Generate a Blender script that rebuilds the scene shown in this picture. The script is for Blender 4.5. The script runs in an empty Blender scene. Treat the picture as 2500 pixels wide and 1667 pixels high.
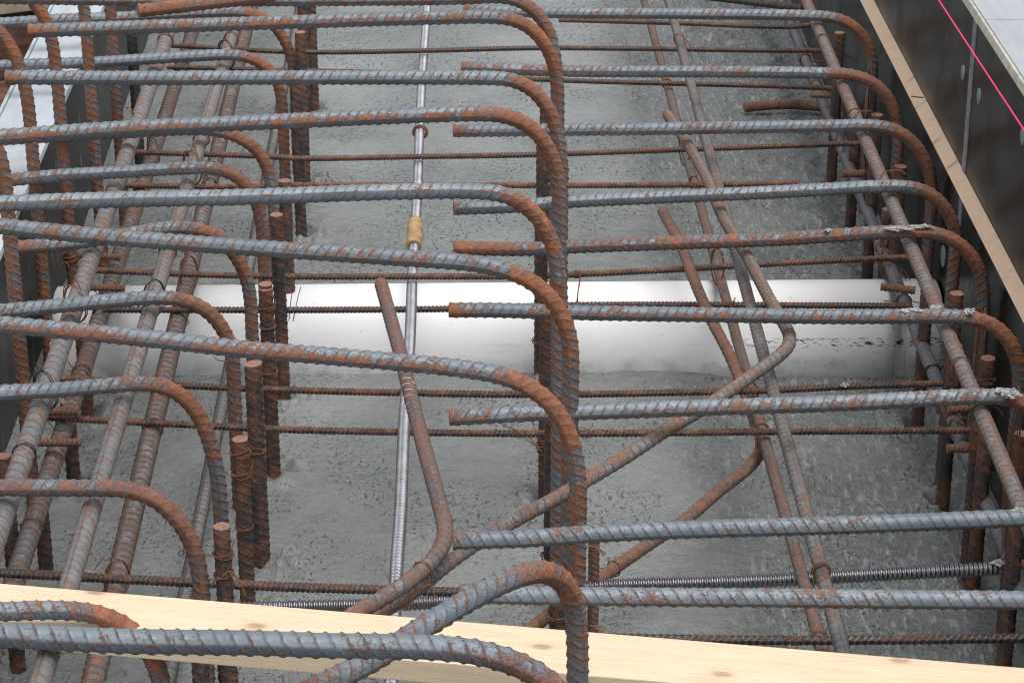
import bpy, math, random
import numpy as np
from mathutils import Vector, Matrix

R = math.radians
S = bpy.context.scene
COL = S.collection
random.seed(7)
RNG = np.random.default_rng(11)

# ------------------------------------------------------------------ camera
FPX, CX, CY = 6000.0, 1250.0, 833.5           # focal length and centre for a 2500 px wide frame
CAM = np.array([0.0, 0.0, 1.66])
PITCH, YAW = R(24.01), R(0.96)
FWD = np.array([math.sin(YAW)*math.cos(PITCH), math.cos(YAW)*math.cos(PITCH), -math.sin(PITCH)])
RIGHT = np.array([math.cos(YAW), -math.sin(YAW), 0.0])
UP = np.cross(RIGHT, FWD)
cd = bpy.data.cameras.new('camera'); co = bpy.data.objects.new('camera', cd); COL.objects.link(co)
cd.sensor_width = 36.0; cd.lens = FPX/2500*36.0; cd.clip_start = 0.05; cd.clip_end = 500
M = Matrix(((RIGHT[0], UP[0], -FWD[0], CAM[0]), (RIGHT[1], UP[1], -FWD[1], CAM[1]), (RIGHT[2], UP[2], -FWD[2], CAM[2]), (0, 0, 0, 1)))
co.matrix_world = M
S.camera = co

# ------------------------------------------------------------------ light: bright overcast
W = bpy.data.worlds.new('World'); S.world = W; W.use_nodes = True
nt = W.node_tree; bg = nt.nodes['Background']
sky = nt.nodes.new('ShaderNodeTexSky'); sky.sky_type = 'NISHITA'; sky.sun_disc = False
SUN_EL, SUN_AZ = R(75), R(145)                 # azimuth from +Y towards +X
sky.sun_elevation = SUN_EL; sky.sun_rotation = SUN_AZ; sky.dust_density = 4.0; sky.air_density = 1.0
hs = nt.nodes.new('ShaderNodeHueSaturation'); hs.inputs['Saturation'].default_value = 0.30
nt.links.new(sky.outputs[0], hs.inputs['Color']); nt.links.new(hs.outputs[0], bg.inputs['Color'])
bg.inputs['Strength'].default_value = 0.15
sl = bpy.data.lights.new('sun', 'SUN'); sl.energy = 1.1; sl.angle = R(50); sl.color = (1.0, 0.97, 0.93)
so = bpy.data.objects.new('sun', sl); COL.objects.link(so)
sd = Vector((math.sin(SUN_AZ)*math.cos(SUN_EL), math.cos(SUN_AZ)*math.cos(SUN_EL), math.sin(SUN_EL)))
so.rotation_euler = sd.to_track_quat('Z', 'Y').to_euler(); so.location = (0, 0, 6)
S.view_settings.view_transform = 'Standard'; S.view_settings.look = 'None'; S.view_settings.gamma = 1.0
S.view_settings.exposure = 0.47
S.cycles.filter_width = 1.15

# ------------------------------------------------------------------ pixels to points of the place
def ray(p):
    return FWD + RIGHT*((p[0]-CX)/FPX) + UP*((CY-p[1])/FPX)
def atz(px, py, z):                            # the point at height z
    d = ray((px, py)); return CAM + d*((z-CAM[2])/d[2])
def atd(px, py, t):                            # the point at depth t
    return CAM + ray((px, py))*t
def onplane(p, p0, n):
    d = ray(p); return CAM + d*(np.dot(p0-CAM, n)/np.dot(d, n))
def pix(P):
    v = np.asarray(P)-CAM; z = v @ FWD
    return np.stack([CX+FPX*(v @ RIGHT)/z, CY-FPX*(v @ UP)/z], -1), z

# ------------------------------------------------------------------ materials
def mat(name):
    m = bpy.data.materials.new(name); m.use_nodes = True
    n = m.node_tree; return m, n, n.nodes['Principled BSDF']
class G:                                        # small node helper
    def __init__(s, n): s.n = n
    def node(s, t, **k):
        x = s.n.nodes.new(t)
        for a, v in k.items():
            if a.startswith('i_'):
                key = a[2:]; key = int(key) if key.isdigit() else key
                s.set(x.inputs[key], v)
            else: setattr(x, a, v)
        return x
    def set(s, inp, v):
        if isinstance(v, bpy.types.NodeSocket): s.n.links.new(v, inp)
        else: inp.default_value = v
    def math(s, op, a, b=None, c=None, clamp=False):
        x = s.node('ShaderNodeMath', operation=op, use_clamp=clamp); s.set(x.inputs[0], a)
        if b is not None: s.set(x.inputs[1], b)
        if c is not None: s.set(x.inputs[2], c)
        return x.outputs[0]
    def noise(s, vec, scale, detail=4.0, rough=0.55, dist=0.0):
        x = s.node('ShaderNodeTexNoise'); s.set(x.inputs['Vector'], vec)
        x.inputs['Scale'].default_value = scale; x.inputs['Detail'].default_value = detail
        x.inputs['Roughness'].default_value = rough; x.inputs['Distortion'].default_value = dist
        return x.outputs['Fac']
    def ss(s, v, a, b, lo=0.0, hi=1.0):
        x = s.node('ShaderNodeMapRange', interpolation_type='SMOOTHSTEP'); s.set(x.inputs['Value'], v)
        x.inputs['From Min'].default_value = a; x.inputs['From Max'].default_value = b
        x.inputs['To Min'].default_value = lo; x.inputs['To Max'].default_value = hi
        return x.outputs[0]
    def mix(s, f, a, b):
        x = s.node('ShaderNodeMix', data_type='RGBA'); s.set(x.inputs['Factor'], f)
        s.set(x.inputs['A'], a if isinstance(a, bpy.types.NodeSocket) else (*a, 1)); s.set(x.inputs['B'], b if isinstance(b, bpy.types.NodeSocket) else (*b, 1))
        return x.outputs['Result']
    def ramp(s, f, stops):
        x = s.node('ShaderNodeValToRGB'); s.set(x.inputs[0], f); e = x.color_ramp.elements
        while len(e) < len(stops): e.new(0.5)
        for q, (p, c) in zip(e, stops): q.position = p; q.color = (*c, 1)
        return x.outputs[0]
    def coords(s, scale=(1, 1, 1), rand=True):
        tc = s.node('ShaderNodeTexCoord'); mp = s.node('ShaderNodeMapping')
        s.set(mp.inputs['Vector'], tc.outputs['Object']); mp.inputs['Scale'].default_value = scale
        if rand:
            oi = s.node('ShaderNodeObjectInfo'); cv = s.node('ShaderNodeCombineXYZ')
            k = s.math('MULTIPLY', oi.outputs['Random'], 40.0)
            s.set(cv.inputs[0], k); s.set(cv.inputs[1], k); s.set(mp.inputs['Location'], cv.outputs[0])
        return mp.outputs[0]
    def attr(s, name):
        return s.node('ShaderNodeAttribute', attribute_name=name).outputs['Fac']
    def bump(s, h, dist, strength=1.0):
        b = s.node('ShaderNodeBump'); s.set(b.inputs['Height'], h)
        b.inputs['Distance'].default_value = dist; b.inputs['Strength'].default_value = strength
        return b.outputs[0]

def steel_mat(name, lo, hi, rusts, ribw=0.22, bias=0.0, dust=None, metallic=0.45, ribc=(0.105, 0.068, 0.052), ribm=0.75, crestc=(0.22, 0.19, 0.175)):
    m, n, b = mat(name); g = G(n); v = g.coords()
    n1 = g.noise(v, 60, 5, 0.62); n2 = g.noise(v, 330, 4, 0.7); n3 = g.noise(v, 13, 3)
    rust, rib = g.attr('rust'), g.attr('rib')
    t = g.math('MULTIPLY_ADD', g.math('SUBTRACT', n1, 0.5), 1.45, rust)
    t = g.math('MULTIPLY_ADD', g.math('SUBTRACT', n2, 0.5), 1.3, t)
    t = g.math('MULTIPLY_ADD', g.math('SUBTRACT', n3, 0.5), 1.0, t)
    t = g.math('MULTIPLY_ADD', rib, ribw, t)
    f = g.ss(t, 0.24-bias, 0.72-bias)
    scale_c = g.mix(g.ss(n3, 0.3, 0.7), lo, hi)
    scale_c = g.mix(g.ss(n2, 0.4, 0.75, 0, 0.35), scale_c, tuple(x*0.6 for x in lo))
    if dust: scale_c = g.mix(g.ss(g.noise(v, 90, 4, 0.7), 0.40, 0.62, 0, 0.7), scale_c, dust)
    scale_c = g.mix(g.math('MULTIPLY', g.ss(rib, 0.15, 0.8), g.ss(n1, 0.30, 0.55, 0.35*ribm, ribm)), scale_c, ribc)
    rc = g.ramp(g.math('MULTIPLY_ADD', n2, 0.6, g.math('MULTIPLY', n1, 0.45)), rusts)
    oi = g.node('ShaderNodeObjectInfo').outputs['Random']; o2 = g.math('FRACT', g.math('MULTIPLY', oi, 7.31)); o3 = g.math('FRACT', g.math('MULTIPLY', oi, 17.7))
    scale_c = g.mix(g.math('MULTIPLY', o2, 0.38), scale_c, tuple(x*0.45 for x in lo))
    rc = g.mix(g.ss(n3, 0.35, 0.7, 0, 0.5), rc, rusts[1][1])
    rc = g.mix(g.math('MULTIPLY', o3, 0.6), rc, g.mix(n1, (0.10, 0.052, 0.042), (0.25, 0.135, 0.105)))
    rc = g.mix(g.ss(g.noise(v, 170, 3, 0.6), 0.5, 0.7, 0, 0.45), rc, rusts[0][1])
    crest = g.math('MULTIPLY', g.ss(rib, 0.55, 0.95), g.ss(n1, 0.35, 0.6, 0.35, 0.85))
    c = g.mix(f, scale_c, rc)
    c = g.mix(g.math('MULTIPLY', crest, g.math('MULTIPLY', f, 0.75)), c, crestc)
    pit = g.ss(g.noise(v, 520, 2, 0.5), 0.64, 0.70)
    c = g.mix(g.math('MULTIPLY', pit, 0.5), c, (0.06, 0.035, 0.03))
    cut = g.ss(rust, 1.7, 1.8)
    c = g.mix(cut, c, g.mix(g.ss(n2, 0.35, 0.65), (0.19, 0.095, 0.07), (0.34, 0.19, 0.145)))
    g.set(b.inputs['Base Color'], c)
    g.set(b.inputs['Metallic'], g.math('MULTIPLY', g.math('SUBTRACT', 1.0, f), metallic))
    g.set(b.inputs['Roughness'], g.math('MULTIPLY_ADD', f, 0.36, g.math('MULTIPLY_ADD', n2, 0.25, 0.40)))
    h = g.math('MULTIPLY_ADD', f, 0.6, g.math('MULTIPLY', g.math('MULTIPLY', n2, f), 1.4))
    g.set(b.inputs['Normal'], g.bump(h, 0.0008, 0.9))
    return m
RUST_O = [(0.32, (0.085, 0.034, 0.020)), (0.45, (0.20, 0.076, 0.038)), (0.57, (0.315, 0.122, 0.055)), (0.70, (0.46, 0.20, 0.062))]
RUST_D = [(0.32, (0.060, 0.030, 0.022)), (0.46, (0.135, 0.060, 0.036)), (0.59, (0.215, 0.090, 0.046)), (0.72, (0.34, 0.145, 0.052))]
RUST_P = [(0.32, (0.085, 0.047, 0.036)), (0.46, (0.185, 0.098, 0.067)), (0.59, (0.28, 0.145, 0.092)), (0.72, (0.40, 0.195, 0.08))]
BLUE = steel_mat('blue_grey_mill_scale_steel', (0.165, 0.198, 0.226), (0.245, 0.288, 0.32), RUST_O, ribw=0.24, metallic=0.2)
DARK = steel_mat('dark_mill_scale_steel', (0.042, 0.050, 0.058), (0.085, 0.097, 0.108), RUST_D, ribw=0.05, metallic=0.3, crestc=(0.17, 0.145, 0.13))
DUSTY = steel_mat('dusty_rubbed_steel', (0.165, 0.185, 0.20), (0.25, 0.265, 0.275), RUST_P, ribw=0.22, dust=(0.25, 0.205, 0.175), metallic=0.2, ribc=(0.105, 0.060, 0.045), ribm=0.85, crestc=(0.15, 0.095, 0.075))
TIE = steel_mat('rusty_tie_bar_steel', (0.045, 0.038, 0.036), (0.08, 0.068, 0.062), RUST_D, ribw=-0.05, ribc=(0.24, 0.20, 0.18), ribm=0.8, crestc=(0.26, 0.19, 0.15))

def simple(name, c, rough=0.5, metallic=0.0, var=0.15, scale=60, bump=0.0):
    m, n, b = mat(name); g = G(n); v = g.coords()
    f = g.noise(v, scale, 5, 0.6)
    g.set(b.inputs['Base Color'], g.mix(g.ss(f, 0.3, 0.7), tuple(x*(1-var) for x in c), tuple(min(1, x*(1+var)) for x in c)))
    b.inputs['Roughness'].default_value = rough; b.inputs['Metallic'].default_value = metallic
    if bump: g.set(b.inputs['Normal'], g.bump(f, bump))
    return m
WIRE_R = simple('rusty_wire', (0.17, 0.075, 0.04), 0.75, 0.1, 0.4, 300)
WIRE_D = simple('dark_wire', (0.06, 0.055, 0.055), 0.5, 0.5, 0.3, 300)
MORTAR = simple('dry_mortar', (0.40, 0.40, 0.385), 0.95, 0, 0.25, 400, 0.002)
SOIL = simple('dark_soil', (0.045, 0.034, 0.027), 0.95, 0, 0.5, 25, 0.02)
PINK = simple('pink_string', (0.85, 0.03, 0.16), 0.6, 0, 0.05)
PLUG = simple('grey_plastic_plug', (0.22, 0.245, 0.245), 0.6, 0, 0.12, 120)
SEAL = simple('pale_sealant', (0.22, 0.215, 0.235), 0.5, 0, 0.4, 90, 0.001)
OCHRE = simple('ochre_lacquered_steel', (0.40, 0.255, 0.125), 0.6, 0.1, 0.35, 45)
RUSTY = simple('rusty_plate', (0.13, 0.062, 0.042), 0.8, 0.1, 0.5, 40, 0.0015)
OLDWOOD = simple('weathered_timber', (0.36, 0.30, 0.22), 0.8, 0, 0.15, 30)

def concrete():
    m, n, b = mat('wet_grey_concrete'); g = G(n)
    v = g.coords(rand=False); vs = g.coords((1.8, 1.0, 1.0), rand=False)
    tc = g.node('ShaderNodeTexCoord'); sx = g.node('ShaderNodeSeparateXYZ'); g.set(sx.inputs[0], tc.outputs['Object'])
    rot = g.node('ShaderNodeMapping'); g.set(rot.inputs['Vector'], tc.outputs['Object']); rot.inputs['Rotation'].default_value = (0, 0, R(-38)); rot.inputs['Scale'].default_value = (4.2, 1.0, 1.0)
    big = g.noise(v, 2.6, 4); mid = g.noise(v, 22, 4, 0.6); fine = g.noise(v, 120, 4, 0.7); grain = g.noise(v, 430, 3, 0.75)
    right = g.ss(g.math('MULTIPLY_ADD', g.math('SUBTRACT', big, 0.5), 0.3, sx.outputs[0]), 0.26, 0.42)
    c = g.mix(g.ss(big, 0.35, 0.65), (0.185, 0.197, 0.190), (0.262, 0.275, 0.266))
    c = g.mix(g.ss(mid, 0.40, 0.75, 0, 0.25), c, (0.31, 0.318, 0.305))
    c = g.mix(g.ss(fine, 0.48, 0.72, 0, 0.28), c, (0.125, 0.132, 0.128))
    c = g.mix(g.ss(grain, 0.42, 0.72, 0, 0.38), c, (0.105, 0.111, 0.108))
    st = g.noise(rot.outputs[0], 30, 4, 0.6, 0.3)
    c = g.mix(g.math('MULTIPLY', right, 0.5), c, (0.105, 0.112, 0.108))
    c = g.mix(g.math('MULTIPLY', right, g.ss(st, 0.52, 0.66, 0, 0.55)), c, (0.36, 0.37, 0.37))
    s1 = g.ss(g.noise(vs, 95, 2, 0.5, 0.15), 0.60, 0.70); s2 = g.ss(g.noise(vs, 210, 2, 0.5, 0.1), 0.60, 0.70)
    spots = g.math('MULTIPLY', g.math('MAXIMUM', s1, g.math('MULTIPLY', s2, 0.7)), g.ss(g.noise(v, 5, 3), 0.36, 0.60))
    c = g.mix(g.math('MULTIPLY', spots, 0.72), c, (0.040, 0.043, 0.044))
    rs = g.math('MULTIPLY', g.ss(g.noise(v, 3.3, 5, 0.7), 0.60, 0.74), g.ss(mid, 0.45, 0.6))
    c = g.mix(g.math('MULTIPLY', rs, 0.25), c, (0.20, 0.13, 0.085))
    g.set(b.inputs['Base Color'], c)
    wet = g.math('ADD', g.math('MULTIPLY', mid, 0.35), g.math('MULTIPLY', big, 0.65))
    g.set(b.inputs['Roughness'], g.ss(wet, 0.40, 0.60, 0.12, 0.34))
    h = g.math('ADD', g.math('MULTIPLY', fine, 0.8), g.math('MULTIPLY', grain, 0.22))
    rip = g.node('ShaderNodeTexNoise'); g.set(rip.inputs['Vector'], g.coords((1.0, 2.2, 1.0), rand=False)); rip.inputs['Scale'].default_value = 38; rip.inputs['Detail'].default_value = 3; rip.inputs['Distortion'].default_value = 0.3
    h = g.math('MULTIPLY_ADD', rip.outputs['Fac'], 0.8, h)
    h = g.math('MULTIPLY_ADD', g.math('MULTIPLY', st, right), 1.1, h)
    h = g.math('SUBTRACT', h, g.math('MULTIPLY', spots, 0.7))
    g.set(b.inputs['Normal'], g.bump(h, 0.0034, 1.0))
    return m
CONCRETE = concrete()

def pvc():
    m, n, b = mat('white_pvc'); g = G(n); v = g.coords(rand=False); vl = g.coords((1.0, 14, 14), rand=False)
    c = g.mix(g.ss(g.noise(v, 5, 3), 0.4, 0.7, 0, 0.6), (0.87, 0.875, 0.885), (0.83, 0.83, 0.825))
    sm = g.math('MULTIPLY', g.ss(g.noise(vl, 9, 5, 0.7), 0.60, 0.72), 0.35)
    c = g.mix(sm, c, (0.55, 0.47, 0.36))
    sp = g.ss(g.noise(v, 190, 2, 0.5), 0.74, 0.78)
    c = g.mix(g.math('MULTIPLY', sp, 0.6), c, (0.22, 0.20, 0.17))
    # black scuff along the lower front, towards the right end
    tc = g.node('ShaderNodeTexCoord'); sx = g.node('ShaderNodeSeparateXYZ'); g.set(sx.inputs[0], tc.outputs['Object'])
    band = g.math('MULTIPLY', g.ss(sx.outputs[0], 0.36, 0.50), g.math('MULTIPLY', g.ss(sx.outputs[2], 0.027, 0.034), g.ss(sx.outputs[2], 0.040, 0.046, 1, 0)))
    sc = g.math('MULTIPLY', band, g.ss(g.noise(g.coords((1, 3, 3), False), 80, 4, 0.7), 0.50, 0.58))
    c = g.mix(sc, c, (0.06, 0.06, 0.065))
    nx = g.noise(g.coords((1, 1, 1), False), 25, 3)
    wob = g.math('MULTIPLY_ADD', g.math('SUBTRACT', nx, 0.5), 0.006, sx.outputs[0])
    for px_, w_ in ((2180, .0011), (2208, .0014)):
        xd = onplane((px_, 850), np.array([0, 3.61, 0]), np.array([0, 1.0, 0]))[0]
        dr = g.ss(g.math('ABSOLUTE', g.math('SUBTRACT', wob, float(xd))), 0.0004, w_, 1, 0)
        c = g.mix(g.math('MULTIPLY', dr, g.ss(g.noise(g.coords((1, 1, 1), False), 60, 2), 0.3, 0.6, 0.1, 0.6)), c, (0.36, 0.19, 0.09))
    dirt = g.math('MULTIPLY', g.ss(sx.outputs[2], 0.0, 0.022, 1, 0), g.ss(g.noise(v, 30, 4), 0.40, 0.70, 0.0, 0.5))
    c = g.mix(dirt, c, (0.34, 0.34, 0.32))
    spl = g.ss(g.noise(v, 65, 3, 0.5), 0.69, 0.72)
    c = g.mix(g.math('MULTIPLY', spl, 0.3), c, (0.40, 0.40, 0.37))
    g.set(b.inputs['Base Color'], c); b.inputs['Roughness'].default_value = 0.5; b.inputs['Specular IOR Level'].default_value = 0.35
    return m
PVC = pvc()

def pine(name, c1, c2, c3):
    m, n, b = mat(name); g = G(n); v = g.coords((1.0, 14, 14)); v2 = g.coords((2.2, 9, 9))
    gr = g.noise(v, 5, 6, 0.65, 1.2); blot = g.noise(v2, 2.2, 3); fine = g.noise(g.coords((1, 40, 40)), 14, 3)
    c = g.mix(g.ss(gr, 0.2, 0.8), c1, c2)
    scuff = g.ss(g.noise(g.coords((1, 2, 2)), 12, 5, 0.7), 0.56, 0.75, 0, 0.3)
    c = g.mix(scuff, c, (0.36, 0.29, 0.21))
    c = g.mix(g.ss(fine, 0.48, 0.72, 0, 0.42), c, c3)
    fl = g.math('MULTIPLY', g.ss(g.noise(g.coords((3, 60, 60)), 9, 2), 0.66, 0.72), g.ss(blot, 0.5, 0.62))
    c = g.mix(g.math('MULTIPLY', fl, 0.6), c, (0.28, 0.15, 0.08))
    c = g.mix(g.ss(blot, 0.62, 0.74, 0, 0.55), c, c3)
    vo = g.node('ShaderNodeTexVoronoi', voronoi_dimensions='2D'); g.set(vo.inputs['Vector'], g.coords((1, 2.0, 2.0))); vo.inputs['Scale'].default_value = 6.2
    kn = g.ss(vo.outputs['Distance'], 0.03, 0.09, 1, 0)
    hal = g.ss(vo.outputs['Distance'], 0.05, 0.2, 0.22, 0)
    c = g.mix(hal, c, c3)
    c = g.mix(g.math('MULTIPLY', g.math('MULTIPLY', kn, 0.75), g.ss(fine, 0.35, 0.55, 0.5, 1)), c, (0.30, 0.16, 0.085))
    g.set(b.inputs['Base Color'], c); b.inputs['Roughness'].default_value = 0.6
    g.set(b.inputs['Normal'], g.bump(gr, 0.0006, 0.6))
    return m
PINE = pine('fresh_pine', (0.62, 0.485, 0.325), (0.70, 0.575, 0.41), (0.47, 0.31, 0.18))
STRIP = pine('pale_strip_wood', (0.58, 0.41, 0.275), (0.66, 0.50, 0.35), (0.42, 0.25, 0.16))

def film():
    m, n, b = mat('black_film_faced_ply'); g = G(n); v = g.coords(rand=False); vz = g.coords((6, 6, 0.7), rand=False)
    st = g.math('MULTIPLY', g.ss(g.noise(vz, 14, 5, 0.7), 0.56, 0.75), g.ss(g.noise(v, 4, 3), 0.42, 0.65))
    c = g.mix(g.math('MULTIPLY', st, 0.25), (0.007, 0.0065, 0.0065), (0.13, 0.125, 0.125))
    c = g.mix(g.math('MULTIPLY', g.ss(g.noise(v, 130, 2), 0.72, 0.77), 0.5), c, (0.25, 0.25, 0.25))
    g.set(b.inputs['Base Color'], c); g.set(b.inputs['Roughness'], g.ss(g.noise(v, 9, 4), 0.3, 0.7, 0.20, 0.32)); b.inputs['Specular IOR Level'].default_value = 0.13
    return m
FILM = film()

def film_worn():
    m, n, b = mat('worn_dark_ply_face'); g = G(n); vz = g.coords((9, 3, 0.8), rand=False); v = g.coords(rand=False)
    a = g.noise(vz, 9, 6, 0.7, 0.5)
    c = g.mix(g.ss(a, 0.35, 0.62), (0.014, 0.014, 0.014), (0.045, 0.043, 0.042))
    c = g.mix(g.ss(g.noise(vz, 16, 5, 0.75), 0.58, 0.68, 0, 0.8), c, (0.36, 0.36, 0.38))
    g.set(b.inputs['Base Color'], c); b.inputs['Roughness'].default_value = 0.4; b.inputs['Specular IOR Level'].default_value = 0.25
    return m
FILM_WORN = film_worn()

def cap_white(name, base):
    m, n, b = mat(name); g = G(n); v = g.coords((8, 1.2, 4), rand=False); w = g.coords(rand=False)
    c = g.mix(g.ss(g.noise(v, 6, 6, 0.65), 0.35, 0.7), base, tuple(x*0.84 for x in base))
    c = g.mix(g.ss(g.noise(w, 9, 4, 0.6), 0.50, 0.70, 0, 0.55), c, (0.33, 0.33, 0.31))
    c = g.mix(g.ss(g.noise(w, 110, 3, 0.6), 0.66, 0.74, 0, 0.5), c, (0.34, 0.34, 0.34))
    g.set(b.inputs['Base Color'], c); b.inputs['Roughness'].default_value = 0.5
    g.set(b.inputs['Normal'], g.bump(g.noise(v, 20, 5), 0.001, 0.5))
    return m
CAP_R = cap_white('grey_white_board', (0.36, 0.385, 0.405))
CAP = cap_white('white_faced_board', (0.45, 0.49, 0.525))
EDGE = simple('bare_ply_edge', (0.40, 0.39, 0.33), 0.6, 0, 0.25, 70)

def duct_mat(name, c, rough):
    m, n, b = mat(name); g = G(n); v = g.coords()
    g.set(b.inputs['Base Color'], g.mix(g.ss(g.noise(v, 50, 4), 0.35, 0.7), c, tuple(x*0.75 for x in c)))
    b.inputs['Metallic'].default_value = 0.9; g.set(b.inputs['Roughness'], g.ss(g.noise(v, 30, 4), 0.3, 0.7, rough, rough+0.15))
    return m
DUCT = duct_mat('galvanised_duct', (0.60, 0.59, 0.61), 0.36)
DUCT_D = duct_mat('dark_shiny_duct', (0.26, 0.25, 0.27), 0.24)

# ------------------------------------------------------------------ mesh helpers
def tag(o, label=None, cat=None, group=None, kind=None):
    if label: o['label'] = label
    if cat: o['category'] = cat
    if group: o['group'] = group
    if kind: o['kind'] = kind
    return o
def mesh_obj(name, V, F, m, parent=None, smooth=True, attrs=None, origin=None):
    V = np.asarray(V, dtype=np.float64)
    o0 = V[len(V)//2] if origin is None and parent is None else (np.zeros(3) if origin is None else np.asarray(origin, float))
    if parent is not None and origin is None: o0 = np.zeros(3)
    me = bpy.data.meshes.new(name)
    tri = [np.asarray(f, dtype=np.int32) for f in F]
    loops = np.concatenate([f.ravel() for f in tri]); tot = np.concatenate([np.full(len(f), f.shape[1], np.int32) for f in tri])
    st = np.concatenate([[0], np.cumsum(tot)[:-1]]).astype(np.int32)
    me.vertices.add(len(V)); me.vertices.foreach_set('co', (V-o0).astype(np.float32).ravel())
    me.loops.add(len(loops)); me.loops.foreach_set('vertex_index', loops)
    me.polygons.add(len(tot)); me.polygons.foreach_set('loop_start', st); me.polygons.foreach_set('loop_total', tot)
    me.polygons.foreach_set('use_smooth', np.full(len(tot), smooth))
    for k, a in (attrs or {}).items():
        at = me.attributes.new(k, 'FLOAT', 'POINT'); at.data.foreach_set('value', np.asarray(a, np.float32))
    me.update(calc_edges=True); me.materials.append(m)
    o = bpy.data.objects.new(name, me); COL.objects.link(o)
    if parent is not None: o.parent = parent; o.matrix_parent_inverse = parent.matrix_world.inverted() if False else Matrix.Translation(-parent.location)
    o.location = Vector(o0)
    return o
def empty(name, loc):
    o = bpy.data.objects.new(name, None); o.empty_display_size = 0.05; COL.objects.link(o); o.location = Vector([float(x) for x in loc]); return o
def prism(name, poly, p0, p1, m, parent=None, bevel=0.0):
    """a cross-section poly [(u, w)] (u along side, w up) swept from p0 to p1"""
    p0, p1 = np.array(p0, float), np.array(p1, float); d = p1-p0; L = np.linalg.norm(d); d /= L
    side = np.cross(d, [0, 0, 1.0]); side /= np.linalg.norm(side); up = np.cross(side, d)
    k = len(poly); V = []
    for q in (p0, p1):
        for u, w in poly: V.append(q+side*u+up*w)
    me = bpy.data.meshes.new(name); o0 = (p0+p1)/2 if parent is None else np.zeros(3)
    F = [tuple(range(k))[::-1], tuple(range(k, 2*k))]+[(i, (i+1) % k, k+(i+1) % k, k+i) for i in range(k)]
    me.from_pydata([tuple(v-o0) for v in V], [], F)
    import bmesh
    bm = bmesh.new(); bm.from_mesh(me); bmesh.ops.recalc_face_normals(bm, faces=bm.faces)
    if bevel: bmesh.ops.bevel(bm, geom=bm.edges[:], offset=bevel, segments=2, affect='EDGES', profile=0.6)
    bm.to_mesh(me); bm.free(); me.materials.append(m)
    o = bpy.data.objects.new(name, me); COL.objects.link(o)
    if parent is not None: o.parent = parent; o.matrix_parent_inverse = Matrix.Translation(-parent.location)
    o.location = Vector(o0); return o

def resample(P, ds):
    P = np.asarray(P, float)
    if len(P) > 2:
        Q = []
        ext = np.vstack([2*P[0]-P[1], P, 2*P[-1]-P[-2]])
        for i in range(1, len(ext)-2):
            p0, p1, p2, p3 = ext[i-1:i+3]
            t0 = 0.0; t1 = t0+np.linalg.norm(p1-p0)**0.5; t2 = t1+np.linalg.norm(p2-p1)**0.5; t3 = t2+np.linalg.norm(p3-p2)**0.5
            t = np.linspace(t1, t2, 24, endpoint=False)[:, None]
            a1 = (t1-t)/(t1-t0)*p0+(t-t0)/(t1-t0)*p1; a2 = (t2-t)/(t2-t1)*p1+(t-t1)/(t2-t1)*p2; a3 = (t3-t)/(t3-t2)*p2+(t-t2)/(t3-t2)*p3
            b1 = (t2-t)/(t2-t0)*a1+(t-t0)/(t2-t0)*a2; b2 = (t3-t)/(t3-t1)*a2+(t-t1)/(t3-t1)*a3
            Q.append((t2-t)/(t2-t1)*b1+(t-t1)/(t2-t1)*b2)
        P = np.vstack(Q+[P[-1:]])
    s = np.concatenate([[0], np.cumsum(np.linalg.norm(np.diff(P, axis=0), axis=1))])
    n = max(2, int(round(s[-1]/ds))+1); u = np.linspace(0, s[-1], n)
    return np.stack([np.interp(u, s, P[:, k]) for k in range(3)], 1), u
def smooth_path(P, w):
    if w < 1: return P
    k = np.exp(-0.5*(np.arange(-3*w, 3*w+1)/w)**2); k /= k.sum()
    A = np.vstack([2*P[0]-P[1:3*w+1][::-1], P, 2*P[-1]-P[-3*w-1:-1][::-1]]) if len(P) > 3*w+1 else None
    if A is None: return P
    return np.stack([np.convolve(A[:, i], k, 'valid') for i in range(3)], 1)
def frames(P, n0):
    T = np.gradient(P, axis=0); T /= np.linalg.norm(T, axis=1)[:, None]
    N = np.zeros_like(P); n = np.asarray(n0, float)
    for i in range(len(P)):
        n = n-T[i]*np.dot(n, T[i]); n /= np.linalg.norm(n); N[i] = n
    return T, N, np.cross(T, N)

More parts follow.
